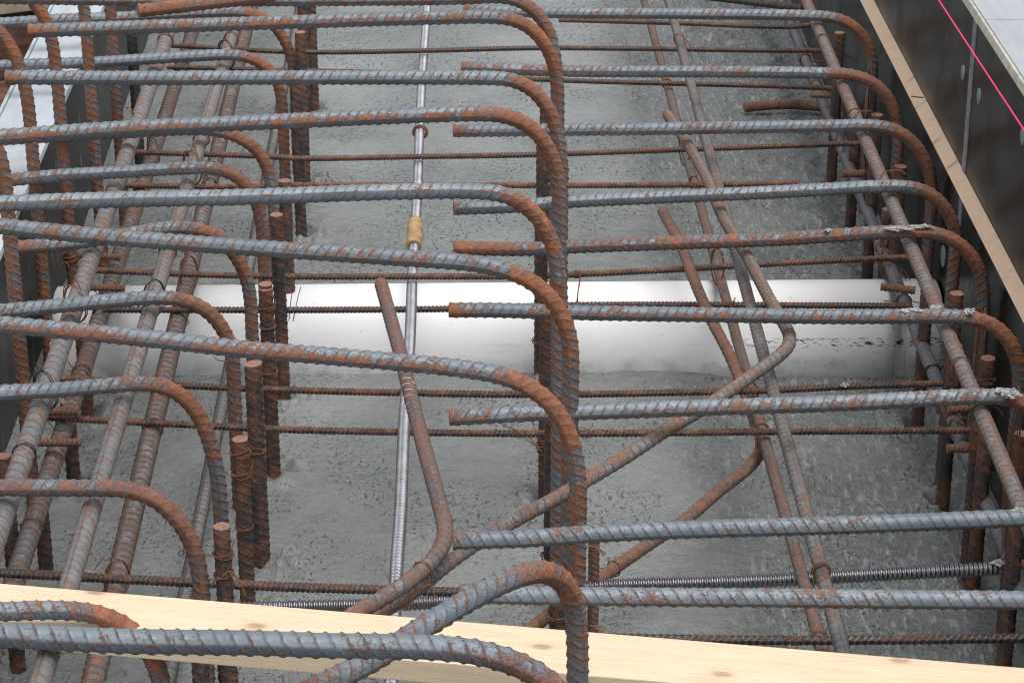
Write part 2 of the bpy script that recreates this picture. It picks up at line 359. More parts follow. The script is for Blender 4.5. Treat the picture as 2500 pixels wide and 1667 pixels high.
BARS = {}
def rebar(name, key, pts, D, label, group, m=BLUE, rust=0.25, bend=0.85, lege=None, streak=0.0, pitch=0.0128, hr=0.00115, lean=0.72, roll=0.0,
          n0=(0, -1, 0.0), seg=28, dir2=None, sm=12, cat='rebar', fade=0.0, wr=0.0015, ends=0.5, wob=0.0):
    ds = pitch/14
    P, u = resample(pts, ds)
    P = smooth_path(P, int(sm*0.001/ds)) if sm else P
    T, N, B = frames(P, n0)
    s = u[:len(P)]
    th = np.linspace(0, 2*np.pi, seg, endpoint=False)
    r0 = D/2; half = th >= np.pi; a = np.where(half, th-np.pi, th)
    sgn = np.where(half, 1.0, dir2 if dir2 is not None else 1.0)*lean
    ph = (s[:, None]+(sgn*r0*(a-np.pi/2)+np.where(half, 0, pitch*0.5))[None, :])/pitch
    d = np.abs(ph-np.round(ph))*pitch
    bump = np.clip(1.35*(1-d/wr), 0, 1); bump = bump*bump*(3-2*bump)
    bump = bump*np.clip(3.2*np.sin(a), 0, 1)[None, :]
    lon = np.clip(1-np.minimum(a, np.pi-a)/(2*np.pi/seg*1.15), 0, 1)*0.9
    rr = r0+hr*np.maximum(bump, lon[None, :]*np.ones_like(bump))
    tz = np.abs(T[:, 2]); kr = np.random.default_rng(sum(map(ord, key))*7+len(label)); ba, bw = kr.uniform(0.02, 0.2), kr.uniform(0.2, 0.5); bend = bend+kr.uniform(-.1, .12)*(bend > .5); bd = np.clip((tz-ba)/bw, 0, 1); kk_ = max(3, int(kr.uniform(.05, .10)/ds)); kk_ = min(kk_, (len(P)-1)//2); bd = np.convolve(np.pad(bd, (kk_//2, kk_-1-kk_//2), 'edge'), np.ones(kk_)/kk_, 'valid')
    ru = rust+(bend-rust)*bd
    lg = np.clip((tz-0.93)/0.06, 0, 1); ru = ru+((0.55*bend if lege is None else lege)-bend)*lg*(bend > rust)
    ed = np.exp(-np.minimum(s, s[-1]-s)/0.018)*ends
    ru = (ru+ed)[:, None]+streak*np.exp(-((2*np.pi-th-0.38)/0.33)**2)[None, :]*(1-bd)[:, None]
    ang = th+roll
    V = P[:, None, :]+rr[:, :, None]*(np.cos(ang)[None, :, None]*N[:, None, :]+np.sin(ang)[None, :, None]*B[:, None, :])
    n = len(P); R0, R1 = V[0], V[-1]; V = V.reshape(-1, 3); V = np.vstack([V, R0-T[:1]*0.00005, R1+T[-1:]*0.00005, P[:1]-T[:1]*0.0005, P[-1:]+T[-1:]*0.0005])
    i = np.arange(n-1)[:, None]*seg; j = np.arange(seg)[None, :]; j1 = (j+1) % seg
    Q = np.stack([i+j, i+j1, i+seg+j1, i+seg+j], -1).reshape(-1, 4)
    jj = np.arange(seg); c0 = np.full(seg, (n+2)*seg); c1 = np.full(seg, (n+2)*seg+1); k1 = (jj+1) % seg
    Tr = np.vstack([np.stack([c0, n*seg+k1, n*seg+jj], 1), np.stack([c1, (n+1)*seg+jj, (n+1)*seg+k1], 1)])
    o = mesh_obj(name, V, [Q, Tr], m, attrs={'rust': np.append(ru.ravel(), np.full(2*seg+2, 2.0)), 'rib': np.append(np.maximum(bump, 0.8*lon[None, :]*np.ones_like(bump)).ravel(), np.zeros(2*seg+2))})
    # crisp saw-cut ends
    tag(o, label, cat, group); BARS[key] = (P, T, r0+hr*0.5)
    return o

def hook(key, px, z0, z1, i1, label, group, D=0.0195, n=None, leg=True, zend=-0.03, name='hooked_rebar', start=None, **k):
    """a bar traced in the upright plane through its straight part; its leg drops to the slab"""
    a, b = atz(*px[0], z0), atz(*px[i1], z1)
    h = np.array([b[0]-a[0], b[1]-a[1], 0]); nrm = np.array([h[1], -h[0], 0]); nrm /= np.linalg.norm(nrm)
    if nrm[1] > 0: nrm = -nrm
    pts = [onplane(p, a, nrm) for p in px]
    if leg:
        e = pts[-1].copy()
        m_ = max(2, int((e[2]-zend)/0.06))
        for q in range(1, m_+1):
            w = e.copy(); w[2] = e[2]+(zend-e[2])*q/m_; pts.append(w)
    return rebar(name, key, pts, D, label, group, n0=nrm, sm=k.pop('sm', 16), **k)
def straight(key, p, q, z0, z1, D, label, group, over=(0, 0), name='rebar', mids=(), n0=(0, -0.4, 1), **k):
    a, b = atz(*p, z0), atz(*q, z1); d = (b-a)/np.linalg.norm(b-a)
    ms = [atz(x, y, z) for x, y, z in mids]
    return rebar(name, key, [a-d*over[0]]+ms+[b+d*over[1]], D, label, group, n0=n0, sm=0 if not mids else 20, **k)
def upright(key, top=None, base=None, z=0.30, D=0.0195, label='', group='', lean_x=0.0, name='upright_rebar', **k):
    if top is not None:
        t = atz(*top, z); b = t.copy(); b[2] = -0.03
    else:
        b = atz(*base, 0.0); t = b.copy(); t[2] = z; b[2] = -0.03
    t[0] += lean_x
    k.setdefault('rust', 0.6)
    return rebar(name, key, [b, t], D, label, group, n0=(random.uniform(-.6, .6), -1, 0), sm=0, **k)

# ------------------------------------------------------------------ value noise for the slab
def vnoise(x, y, sc, seed):
    rg = np.random.default_rng(seed); n = 256; Gd = rg.random((n, n))
    X, Y = x*sc, y*sc; i = np.floor(X).astype(int); j = np.floor(Y).astype(int); fx, fy = X-i, Y-j
    fx = fx*fx*(3-2*fx); fy = fy*fy*(3-2*fy)
    g = lambda a, b: Gd[a % n, b % n]
    return (g(i, j)*(1-fx)+g(i+1, j)*fx)*(1-fy)+(g(i, j+1)*(1-fx)+g(i+1, j+1)*fx)*fy-0.5

# ------------------------------------------------------------------ the setting
def grid_sheet(name, x0, x1, y0, y1, step, hf, m):
    xs = np.arange(x0, x1+step/2, step); ys = np.arange(y0, y1+step/2, step)
    X, Y = np.meshgrid(xs, ys); Z = hf(X, Y); nx, ny = len(xs), len(ys)
    V = np.stack([X, Y, Z], -1).reshape(-1, 3)
    i = np.arange(ny-1)[:, None]*nx; j = np.arange(nx-1)[None, :]
    Q = np.stack([i+j, i+j+1, i+nx+j+1, i+nx+j], -1).reshape(-1, 4)
    return mesh_obj(name, V, [Q], m, origin=(0, 0, 0))
FEET = [atz(x, y, 0) for x, y in ((768, 262), (746, 442), (736, 574), (694, 972), (668, 1148), (643, 1368), (611, 1500), (1331, 1216), (1345, 1450), (2241, 1022), (2303, 1210), (2376, 1424), (214, 1006), (182, 1190), (1310, 960), (1395, 1640))]
def slab_h(X, Y):
    z = 0.010*vnoise(X, Y, 3, 1)+0.006*vnoise(X, Y, 9, 2)+0.0035*vnoise(X*1.0, Y, 26, 3)+0.0028*vnoise(X*0.8+Y*0.4, Y*1.1-X*0.3, 70, 4)+0.0016*vnoise(X, Y, 170, 5)
    for q, f in enumerate(FEET):                  # concrete heaped and hollowed round the upright feet
        dd = np.hypot(X-f[0]-.004, Y-f[1]); z += (.012*np.exp(-((dd-.034)/.016)**2)*(0.6+2.2*vnoise(X, Y, 60, 20+q % 3))-.012*np.exp(-(dd/.017)**2))
    # streaky floated band on the right, and a soft step beside it
    r = np.clip((X-0.30)/0.12, 0, 1); r = r*r*(3-2*r)
    u = X*0.8-Y*0.6; v = X*0.6+Y*0.8
    z += r*(0.0045*vnoise(u*1.0, v*0.28, 95, 6)+0.006*vnoise(u, v*0.4, 30, 7)-0.012)
    return z
floor = grid_sheet('concrete_floor', -0.92, 0.92, 1.45, 6.8, 0.0042, slab_h, CONCRETE); tag(floor, kind='structure')
gs = grid_sheet('ground', -60, 60, -60, 60, 2.0, lambda X, Y: -0.06+0*X, SOIL); tag(gs, kind='structure')

# formwork panels ------------------------------------------------------
def panel_line(p, q):
    a, b = atz(*p, 0.0), atz(*q, 0.0); d = b-a; d /= np.linalg.norm(d)
    return a, d
def vplane_pt(px, a, d):
    return onplane(px, a, np.array([d[1], -d[0], 0]))
# right
aR, dR = panel_line((2450, 1240), (2416, 1143))
dR = np.array([0.004, 1, 0]); dR /= np.linalg.norm(dR)
zR = vplane_pt((2420, 100), aR, dR)[2]
zS = vplane_pt((2378, 467), aR, dR)[2]
print('right panel x', aR, 'top z', zR, 'strip z', zS)
def along(a, d, y):
    return a+d*((y-a[1])/d[1])
def at_z(p, z): return np.array([p[0], p[1], z])
fw = empty('formwork_wall', at_z(along(aR, dR, 3.6), 0)); tag(fw, 'tall glossy black formwork wall on the right with white top and thin wood strip', 'formwork')
p0, p1 = along(aR, dR, 1.2), along(aR, dR, 7.5)
yj = vplane_pt((2368, 230), aR, dR)[1]
pj0, pj1 = along(aR, dR, yj-0.004), along(aR, dR, yj+0.004)
for q0, q1 in ((p0, pj0), (pj1, p1)):
    o = prism('face_panel', [(0, -0.03), (0.018, -0.03), (0.018, zR-0.004), (0, zR-0.004)], at_z(q0, 0), at_z(q1, 0), FILM, fw)
prism('joint_sealant', [(-0.0016, 0.0), (0.012, 0.0), (0.012, zR-0.006), (-0.0016, zR-0.006)], at_z(along(aR, dR, yj-0.014), 0), at_z(along(aR, dR, yj+0.012), 0), SEAL, fw, 0.0008)
prism('edge_band', [(-0.001, zR-0.006), (0.007, zR-0.006), (0.007, zR+0.005), (0.003, zR+0.004)], at_z(p0, 0), at_z(p1, 0), EDGE, fw, 0.0008)
wcap = 0.125
for y0, y1 in ((1.2, 2.35), (2.354, 3.55), (3.553, 4.34), (4.343, 7.5)):
    prism('top_board', [(0.0075, zR-0.0035), (wcap, zR-0.0035), (wcap, zR+0.006), (0.0075, zR+0.006)], at_z(along(aR, dR, y0), 0), at_z(along(aR, dR, y1), 0), CAP_R, fw, 0.001)
prism('back_frame', [(0.022, -0.03), (wcap-0.002, -0.03), (wcap-0.002, zR-0.007), (0.022, zR-0.007)], at_z(p0, 0), at_z(p1, 0), OLDWOOD, fw)
for y0, y1 in ((1.2, 2.86), (2.863, 3.93), (3.9325, 7.5)):
    prism('chamfer_strip', [(-0.0185, zS-0.014), (-0.0005, zS-0.014), (-0.0005, zS+.001), (-0.017, zS-0.0125)], at_z(along(aR, dR, y0), 0), at_z(along(aR, dR, y1), 0), STRIP, fw)
def disc(name, c, axis, r, t, m, parent):
    a = np.asarray(axis, float); a /= np.linalg.norm(a); u = np.cross(a, [0, 0, 1.0]); u /= np.linalg.norm(u); v = np.cross(a, u); k = 28
    th = np.linspace(0, 2*np.pi, k, endpoint=False); V = []
    for q, rr in ((0.0, r), (t*0.7, r), (t, r*0.86)):
        V += [c+a*q+rr*(u*math.cos(x)+v*math.sin(x)) for x in th]
    V.append(c+a*t*0.9); F4 = []
    for L in range(2): F4 += [(L*k+i, L*k+(i+1) % k, (L+1)*k+(i+1) % k, (L+1)*k+i) for i in range(k)]
    F3 = [(3*k, 2*k+i, 2*k+(i+1) % k) for i in range(k)]
    return mesh_obj(name, V, [F4, F3], m, parent=parent)
for px, r in (((2352, 179), 0.0125), ((2391, 236), 0.0125), ((2498, 334), 0.0125), ((2303, 626), 0.018)):
    disc('tie_hole_plug', vplane_pt(px, aR, dR), (-1, 0, 0), r, 0.002, PLUG, fw)
# left
aL, dL = panel_line((48, 1003), (300, 270))
zL = vplane_pt((133, 311), aL, dL)[2]
zL2 = vplane_pt((230, 70), aL, dL)[2]; zL3 = vplane_pt((20, 590), aL, dL)[2]
print('left panel', aL, dL, zL, zL2, zL3)
lw = empty('formwork_wall', at_z(along(aL, dL, 3.6), 0)); tag(lw, 'low worn dark formwork wall on the left with a bright white top', 'formwork')
q0, q1 = along(aL, dL, 1.5), along(aL, dL, 7.5)
prism('face_panel', [(0, -0.03), (-0.018, -0.03), (-0.018, zL-0.003), (0, zL-0.003)], at_z(q0, 0), at_z(q1, 0), FILM_WORN, lw)
wl = [atz(68, 155, zL), atz(3, 290, zL)]
wcl = 0.5*sum(np.dot(np.array([dL[1], -dL[0], 0]), along(aL, dL, p[1])-p) for p in wl)
print('left cap width', wcl)
prism('top_board', [(0.001, zL-0.003), (-wcl, zL-0.02), (-wcl, zL+0.006), (-0.001, zL+0.006)], at_z(q0, 0), at_z(q1, 0), CAP, lw, 0.001)
prism('back_frame', [(-0.02, -0.03), (-wcl+0.003, -0.03), (-wcl+0.003, zL-0.022), (-0.02, zL-0.022)], at_z(q0, 0), at_z(q1, 0), OLDWOOD, lw)
prism('edge_strip', [(-wcl-0.006, zL-0.03), (-wcl-0.0005, zL-0.03), (-wcl-0.0005, zL+0.010), (-wcl-0.006, zL+0.010)], at_z(q0, 0), at_z(q1, 0), CAP, lw)

# string line
s0, s1 = atd(2291, 0, vplane_pt((2291, 0), aR, dR)@FWD*0-0+np.dot(onplane((2291, 0), aR-np.array([0.05, 0, 0]), np.array([dR[1], -dR[0], 0]))-CAM, FWD)), onplane((2500, 318), aR-np.array([0.05, 0, 0]), np.array([dR[1], -dR[0], 0]))
def tube(name, pts, r, m, seg=8, ds=0.004, parent=None, wig=None, sm=True):
    P, u = resample(pts, ds) if sm else (np.asarray(pts, float), None)
    T, N, B = frames(P, (0.31, -0.7, 0.55)); th = np.linspace(0, 2*np.pi, seg, endpoint=False)
    V = (P[:, None]+r*(np.cos(th)[None, :, None]*N[:, None]+np.sin(th)[None, :, None]*B[:, None])).reshape(-1, 3)
    n = len(P); i = np.arange(n-1)[:, None]*seg; j = np.arange(seg)[None, :]; j1 = (j+1) % seg
    Q = np.stack([i+j, i+j1, i+seg+j1, i+seg+j], -1).reshape(-1, 4)
    return V, [Q]
d_ = (s1-s0); V, F = tube('', [s0-d_*0.6+np.array([0, 0, .002]), s0, s1, s1+d_*0.9+np.array([0, 0, .002])], 0.0012, PINK, ds=0.03)
tag(mesh_obj('string_line', V, F, PINK), 'taut bright pink string line above the black right-hand formwork', 'string line')

# white pipe across ----------------------------------------------------
pr, pzc = 0.10, 0.010
# its upper silhouette is seen at py ~692 in mid-frame
yp = 3.2
for _ in range(30):
    th_ = np.linspace(0, np.pi, 181); top = np.stack([np.zeros(181), yp-pr*np.cos(th_), pzc+pr*np.sin(th_)], -1)
    ymin = pix(top)[0][:, 1].min(); yp += (690-ymin)*(-0.0011)
print('pipe y', yp, ymin)
def pipe_mesh(x0, x1, y, z, r, t=0.006, k=96):
    th = np.linspace(0, 2*np.pi, k, endpoint=False); V = []
    xs = [(x0, r), (x1, r), (x1, r-t), (x0, r-t)]
    for x, q in xs: V += [(x, y+q*math.cos(a), z+q*math.sin(a)) for a in th]
    F = []
    for L in range(4):
        M2 = (L+1) % 4; F += [(L*k+i, M2*k+i, M2*k+(i+1) % k, L*k+(i+1) % k) for i in range(k)]
    return V, [F]
V, F = pipe_mesh(float(onplane((136, 705), np.array([0, yp, 0]), np.array([0, 1.0, 0]))[0]), aR[0]-0.002, yp, pzc, pr)
o = mesh_obj('drain_pipe', V, F, PVC, smooth=True, origin=(0, yp, pzc)); tag(o, 'thick white plastic pipe lying across the trench, half set in the concrete', 'pipe')
o.data.polygons.foreach_set('use_smooth', [True]*len(o.data.polygons))
o.rotation_euler[2] = R(0.35)

# ------------------------------------------------------------------ top hooked bars, left to centre (upper level)
GA = 'hooked top bars reaching from the left to the middle'
Aend = [(1200, 42), (1245, 45), (1283, 60), (1313, 83), (1334, 113), (1349, 143), (1358, 179), (1362, 223)]
hook('A0', [(-60, -6), (500, 0), (1130, -4), (1225, -8), (1262, -2), (1298, 20), (1325, 48), (1345, 90), (1355, 140), (1360, 190)], .62, .62, 3, 'farthest hooked top bar, cut off by the upper edge of the photo', GA, rust=.35, roll=.1)
hook('A1', [(69, 76), (360, 66), (700, 55), (1000, 46)]+Aend, .62, .62, 4, 'hooked top bar with rusty cut left end just below the upper photo edge', GA, rust=.22, roll=.05, streak=.25)
hook('A2', [(14, 190), (360, 191), (700, 190), (1000, 190), (1200, 191), (1245, 193), (1283, 206), (1316, 232), (1337, 262), (1352, 292), (1361, 322), (1366, 357), (1371, 402)], .60, .60, 4, 'bluish hooked top bar whose rusty cut end sits at the left photo edge', GA, rust=.12, roll=.05, streak=.2)
hook('A3', [(-120, 343), (0, 335), (300, 314), (700, 296), (1000, 283), (1180, 278), (1236, 282), (1271, 295), (1304, 316), (1328, 343), (1346, 375), (1359, 417), (1366, 465)], .62, .62, 5, 'hooked top bar rising slightly rightward, orange streak along its lower edge', GA, rust=.2, roll=.08, streak=.38)
hook('A4', [(-120, 500), (0, 497), (300, 487), (600, 481), (898, 470), (1130, 466), (1200, 469), (1245, 477), (1280, 498), (1310, 525), (1334, 561), (1349, 591), (1358, 626), (1364, 668), (1367, 713)], .60, .60, 5, 'pale hooked top bar with a raised seam along its middle, above the duct coupler', GA, rust=.1, roll=-.45, bend=.7)
hook('A5', [(-120, 540), (0, 552), (149, 568), (357, 586), (600, 604), (808, 618), (1017, 632), (1130, 640), (1200, 650), (1245, 662), (1289, 680), (1325, 706), (1355, 738), (1376, 775), (1388, 811), (1394, 847)], .58, .56, 7, 'slanting hooked top bar passing over the ochre duct coupler', GA, rust=.14, roll=.05, streak=.12)
hook('A6', [(-120, 780), (0, 792), (149, 806), (357, 826), (600, 853), (808, 870), (1017, 888), (1130, 900), (1200, 911), (1236, 919), (1277, 936), (1319, 960), (1352, 991), (1376, 1026), (1391, 1062), (1403, 1104), (1409, 1145), (1412, 1187)], .53, .51, 7, 'slanting hooked top bar crossing the lower half of the white pipe', GA, rust=.27, roll=.1, streak=.34)
hook('A7', [(740, 1694), (794, 1667), (898, 1617), (1047, 1522), (1166, 1451), (1226, 1420), (1274, 1401), (1319, 1391), (1349, 1397), (1377, 1417), (1397, 1453), (1406, 1498), (1410, 1557), (1411, 1600)], .60, .60, 5, 'short hook swung diagonally across the pine plank in front', GA, D=0.0195, rust=.2, bend=.62, roll=.2)
hook('A8', [(-120, 1543), (0, 1549), (298, 1564), (600, 1568), (808, 1575), (987, 1577), (1106, 1582), (1196, 1597), (1260, 1617), (1319, 1647), (1360, 1680), (1395, 1730)], .66, .66, 6, 'nearest hooked top bar lying across the pine plank at the bottom', GA, rust=.1, bend=.6, roll=-.25, lean=-.6, dir2=1.0, pitch=.0130)
hook('AX', [(337, 27), (420, 18), (560, 2), (760, -16), (900, -26)], .62, .62, 3, 'short orange rusted bar end in the upper left pointing at the black hooks', GA, leg=False, rust=.62, name='rebar')

# ------------------------------------------------------------------ top hooked bars, middle to right
GB = 'hooked top bars reaching from the middle to the right'
ZB = .37
hook('B0', [(1132, 22), (1300, 31), (1647, 34), (1900, 37), (2010, 40), (2053, 47), (2086, 65), (2111, 91), (2126, 125), (2131, 161)], ZB, ZB, 4, 'farthest right-hand hooked bar, near the top photo edge', GB, rust=.2, roll=.1)
hook('B1', [(1126, 165), (1376, 174), (1647, 175), (1900, 177), (2000, 179), (2068, 181), (2113, 192), (2150, 215), (2174, 246), (2187, 287), (2193, 343)], ZB, ZB, 4, 'dull grey right-hand hooked bar second from the top', GB, rust=.28, roll=-.3)
hook('B2', [(1106, 320), (1409, 317), (1647, 314), (1900, 310), (2068, 307), (2125, 306), (2172, 312), (2209, 329), (2239, 358), (2260, 393), (2272, 432), (2276, 467)], ZB, ZB, 5, 'right-hand hooked bar whose bend sits beside the first nail in the wood strip', GB, rust=.17, roll=.1, streak=.1)
hook('B3', [(1108, 509), (1270, 503), (1394, 492), (1647, 480), (1900, 469), (2009, 463), (2157, 455), (2217, 456), (2258, 466), (2291, 487), (2315, 519), (2328, 549), (2334, 585)], ZB, ZB, 6, 'pale right-hand hooked bar with dark diagonal ribs on its lower side', GB, rust=.13, roll=-.35, dir2=-1.0)
hook('B4', [(1108, 606), (1300, 608), (1394, 602), (1647, 593), (1900, 584), (2009, 577), (2187, 566), (2262, 566), (2306, 575), (2343, 595), (2371, 623), (2391, 657), (2399, 698), (2402, 750)], ZB, ZB, 6, 'most heavily rusted right-hand hooked bar with crusted mortar on top', GB, rust=.46, roll=-.3, dir2=-1.0, bend=.75)
hook('B5', [(1096, 757), (1200, 757), (1409, 763), (1647, 767), (1900, 771), (2038, 773), (2247, 772), (2345, 773), (2396, 780), (2432, 797), (2460, 824), (2479, 860), (2489, 900), (2491, 934)], ZB, ZB, 6, 'right-hand hooked bar crossing in front of the white pipe', GB, rust=.22, roll=.1, streak=.25)
hook('B6', [(1097, 1019), (1300, 1008), (1423, 1005), (1647, 997), (1900, 989), (2098, 982), (2366, 968), (2450, 969), (2500, 980), (2535, 1004), (2558, 1040), (2570, 1090)], ZB, ZB, 6, 'right-hand hooked bar just below the pipe, mortar clump at its bend', GB, rust=.2, roll=.1, streak=.2)
hook('B7', [(1106, 1319), (1300, 1313), (1438, 1303), (1677, 1292), (1900, 1286), (2098, 1280), (2500, 1264), (2590, 1262), (2640, 1275), (2675, 1305), (2695, 1350)], ZB, ZB, 6, 'right-hand bar with backward-leaning ribs ending against the bent bar', GB, rust=.12, roll=.25, lean=-.7)
hook('B8', [(1121, 1447), (1260, 1452), (1438, 1455), (1900, 1459), (2157, 1462), (2500, 1465), (2610, 1467), (2665, 1482), (2700, 1515), (2720, 1560)], ZB, ZB, 5, 'nearest right-hand bar with widely spaced ribs, above the pine plank', GB, rust=.2, roll=.28, lean=-.75, pitch=.0140)

# ------------------------------------------------------------------ lower hooks at the left
GC = 'lower hooked bars bending down beside the left cut posts'
ZC = .34
hook('C0', [(-120, 62), (0, 57), (134, 48), (298, 42), (447, 33), (560, 29), (605, 31), (640, 41), (673, 66), (698, 104), (712, 143), (718, 180)], ZC, ZC, 5, 'farthest lower left hook, half hidden by the long top bar in front', GC, rust=.25, roll=.1)
hook('C1', [(-120, 166), (0, 161), (71, 158), (238, 152), (447, 139), (560, 134), (605, 139), (643, 158), (670, 184), (684, 219), (690, 270)], ZC, ZC, 5, 'bluish lower left hook second from the back', GC, rust=.15, roll=.05)
hook('C2', [(-120, 352), (0, 341), (300, 324), (450, 316), (530, 318), (570, 330), (605, 347), (632, 370), (650, 402), (660, 440), (668, 490)], ZC, ZC, 4, 'lower left hook showing only its orange bend under the top bar', GC, rust=.3, roll=.1, bend=.75)
hook('C3', [(24, 440), (149, 428), (298, 420), (447, 411), (515, 411), (560, 420), (594, 443), (617, 470), (632, 513), (640, 560)], ZC, ZC, 4, 'lower left hook with small orange spots along its top', GC, rust=.2, roll=-.35, dir2=-1.0)
hook('C4', [(42, 604), (179, 593), (300, 574), (380, 560), (440, 555), (482, 559), (521, 571), (550, 592), (577, 626), (599, 668), (611, 720)], ZC, ZC, 4, 'lower left hook with a bright flaky orange bend behind the slanting bar', GC, rust=.3, roll=.1, bend=.85)
hook('C5', [(-120, 772), (0, 760), (149, 746), (298, 732), (380, 726), (430, 728), (475, 740), (510, 760), (536, 788), (555, 822), (566, 850)], ZC, ZC, 4, 'lower left hook crossing the white pipe', GC, rust=.2, roll=.05)
hook('C6', [(-120, 966), (0, 958), (149, 951), (298, 938), (357, 935), (402, 942), (445, 964), (480, 1003), (503, 1050), (518, 1098), (530, 1150), (536, 1200)], ZC, ZC, 4, 'lower left hook with the roundest orange bend, just below the pipe', GC, rust=.17, roll=.1)
hook('C7', [(-120, 1190), (0, 1190), (209, 1191), (283, 1191), (335, 1197), (380, 1217), (420, 1250), (454, 1293), (475, 1340), (487, 1395), (492, 1440)], ZC, ZC, 3, 'dusty pink rusted lower left hook running under the pine plank', GC, rust=.45, roll=-.2)
hook('C8', [(-120, 1494), (0, 1492), (134, 1488), (209, 1492), (256, 1503), (300, 1522), (338, 1552), (366, 1590), (388, 1640), (398, 1690)], .372, .372, 3, 'nearest lower left hook lying on top of the pine plank', GC, rust=.15, roll=-.35, lean=-.6)

# ------------------------------------------------------------------ hooks at the far left edge
GD = 'rusty hooked legs along the left formwork'
ZD = .60
hook('D0', [(-200, -52), (-60, -50), (20, -42), (58, -24), (82, 5), (100, 30), (116, 56), (127, 98), (136, 160), (142, 220)], ZD, ZD, 1, 'rusty hooked leg in the top left corner, second from the photo edge', GD, rust=.4, bend=.72, m=BLUE, lege=.55)
hook('D1', [(-300, 28), (-110, 30), (-55, 40), (-15, 62), (12, 93), (35, 130), (51, 172), (62, 215), (70, 262)], ZD, ZD, 1, 'rusty hooked leg curving down out of the left photo edge near the top', GD, rust=.4, bend=.75, lege=.55)
hook('D2', [(-300, 262), (-150, 264), (-95, 274), (-55, 297), (-22, 332), (-2, 372), (8, 417), (14, 460)], ZD, ZD, 1, 'hooked leg half cut off by the left photo edge beside the white board top', GD, rust=.35, bend=.5, lege=.55)
hook('D3', [(-150, -150), (60, -150), (120, -140), (160, -110), (186, -65), (200, -10), (208, 40), (214, 120)], ZD, ZD, 1, 'grey and rust hooked leg in front of the white board top, third from the left', GD, rust=.3, bend=.45, lege=.55)
hook('D4', [(-50, -230), (120, -230), (180, -215), (225, -175), (248, -120), (262, -60), (268, 0), (274, 90)], ZD, ZD, 1, 'hooked leg with orange ribs in front of the dark left panel', GD, rust=.3, bend=.5, lege=.55)
hook('D5', [(0, -310), (170, -310), (235, -290), (280, -245), (300, -180), (310, -110), (315, -40), (318, 30)], ZD, ZD, 1, 'dark hooked leg beside the concrete edge, rightmost of the upper left legs', GD, rust=.3, bend=.25, m=DARK)

# ------------------------------------------------------------------ cut posts and uprights
GE = 'cut uprights in the left row'
upright('E0', top=(695, 441), label='cut upright with a grey-pink top just below the pale seamed bar', group=GE, m=DARK, rust=.55)
upright('E1', top=(649, 704), label='cut rusty upright standing in front of the pipe top, two wire loops', group=GE, m=DARK, rust=.6, z=.295)
upright('E2', top=(615, 889), label='cut rusty upright at the lower edge of the white pipe', group=GE, m=DARK, rust=.75, z=.30)
upright('E3', top=(586, 1071), label='cut upright beside the roundest orange hook', group=GE, m=DARK, rust=.62, z=.285)
upright('E4', top=(541, 1284), label='nearest cut upright, wired with a crossed knot above the plank', group=GE, m=DARK, rust=.65, z=.29)
GU = 'uprights standing behind the left row'
upright('U0', base=(768, 262), z=.33, label='farthest upright of the left row with a yellow mark', group=GU, m=DARK, rust=.45)
upright('U1', base=(748, 300), z=.33, label='upright pressed against the farthest left-row upright', group=GU, m=DARK, rust=.5)
upright('U2', base=(746, 442), z=.30, label='dark upright just left of the dark concrete speckles at the top', group=GU, m=DARK, rust=.4)
upright('U3', base=(736, 574), z=.30, label='dark upright ending in the concrete behind the slanting bar', group=GU, m=DARK, rust=.45)
upright('U4', base=(694, 972), z=.31, label='upright standing in front of the white pipe, right of the cut posts', group=GU, m=DARK, rust=.6)
upright('U5', base=(668, 1148), z=.30, label='dark upright sunk in wet concrete below the pipe', group=GU, m=DARK, rust=.5)
upright('U6', base=(643, 1368), z=.30, label='dark upright with a wet dark hollow at its foot', group=GU, m=DARK, rust=.5)
upright('U7', base=(560, 1770), z=.13, label='dark upright mostly hidden below the pine plank, left of the knot', group=GU, m=DARK, rust=.5)
upright('U8', base=(500, 1810), z=.15, label='rusty upright emerging below the pine plank at the bottom', group=GU, m=DARK, rust=.7)
GM = 'dark uprights behind the central hook legs'
for i, (b, z) in enumerate([((1330, 570), 0.257), ((1322, 770), 0.312), ((1319, 930), 0.270), ((1331, 1216), 0.314), ((1345, 1450), 0.290), ((1360, 1690), 0.165)]):
    upright('M%d' % i, base=b, z=z, label=['farthest dark upright behind the central hook legs', 'dark upright behind the central legs, above the pipe', 'dark upright behind the central legs, across the upper pipe', 'dark upright behind the central legs, foot visible below the pipe', 'dark upright behind the central legs with orange wire rings', 'nearest dark upright behind the central legs, above the plank'][i], group=GM, m=DARK, rust=.42)
upright('M6', base=(1268, 1690), z=.085, D=.024, label='stout rusty stub standing under the nearest right-hand bar', group=GM, m=DARK, rust=.6)
upright('N0', base=(1446, 1625), z=.192, D=.0135, label='slim dusty pinkish upright right of the central hook legs', group=GM, m=DUSTY, rust=.4, hr=.0006, pitch=.008, wr=.002)
GF = 'cut uprights beside the right formwork'
for i, (t, lab) in enumerate([((2050, 80), 'farthest cut upright beside the right hooks'), ((2142, 280), 'cut upright under the hook by the first wood-strip nail'), ((2199, 406), 'cut upright with slanted top at the dark right panel'), ((2336, 716), 'cut upright in front of the right end of the pipe'), ((2412, 874), 'flat-topped cut upright at the lower right end of the pipe'), ((2496, 1058), 'cut upright at the right photo edge')]):
    upright('F%d' % i, top=t, z=.30, label=lab, group=GF, m=DARK, rust=.62)
GG = 'dark uprights of the lower right row'
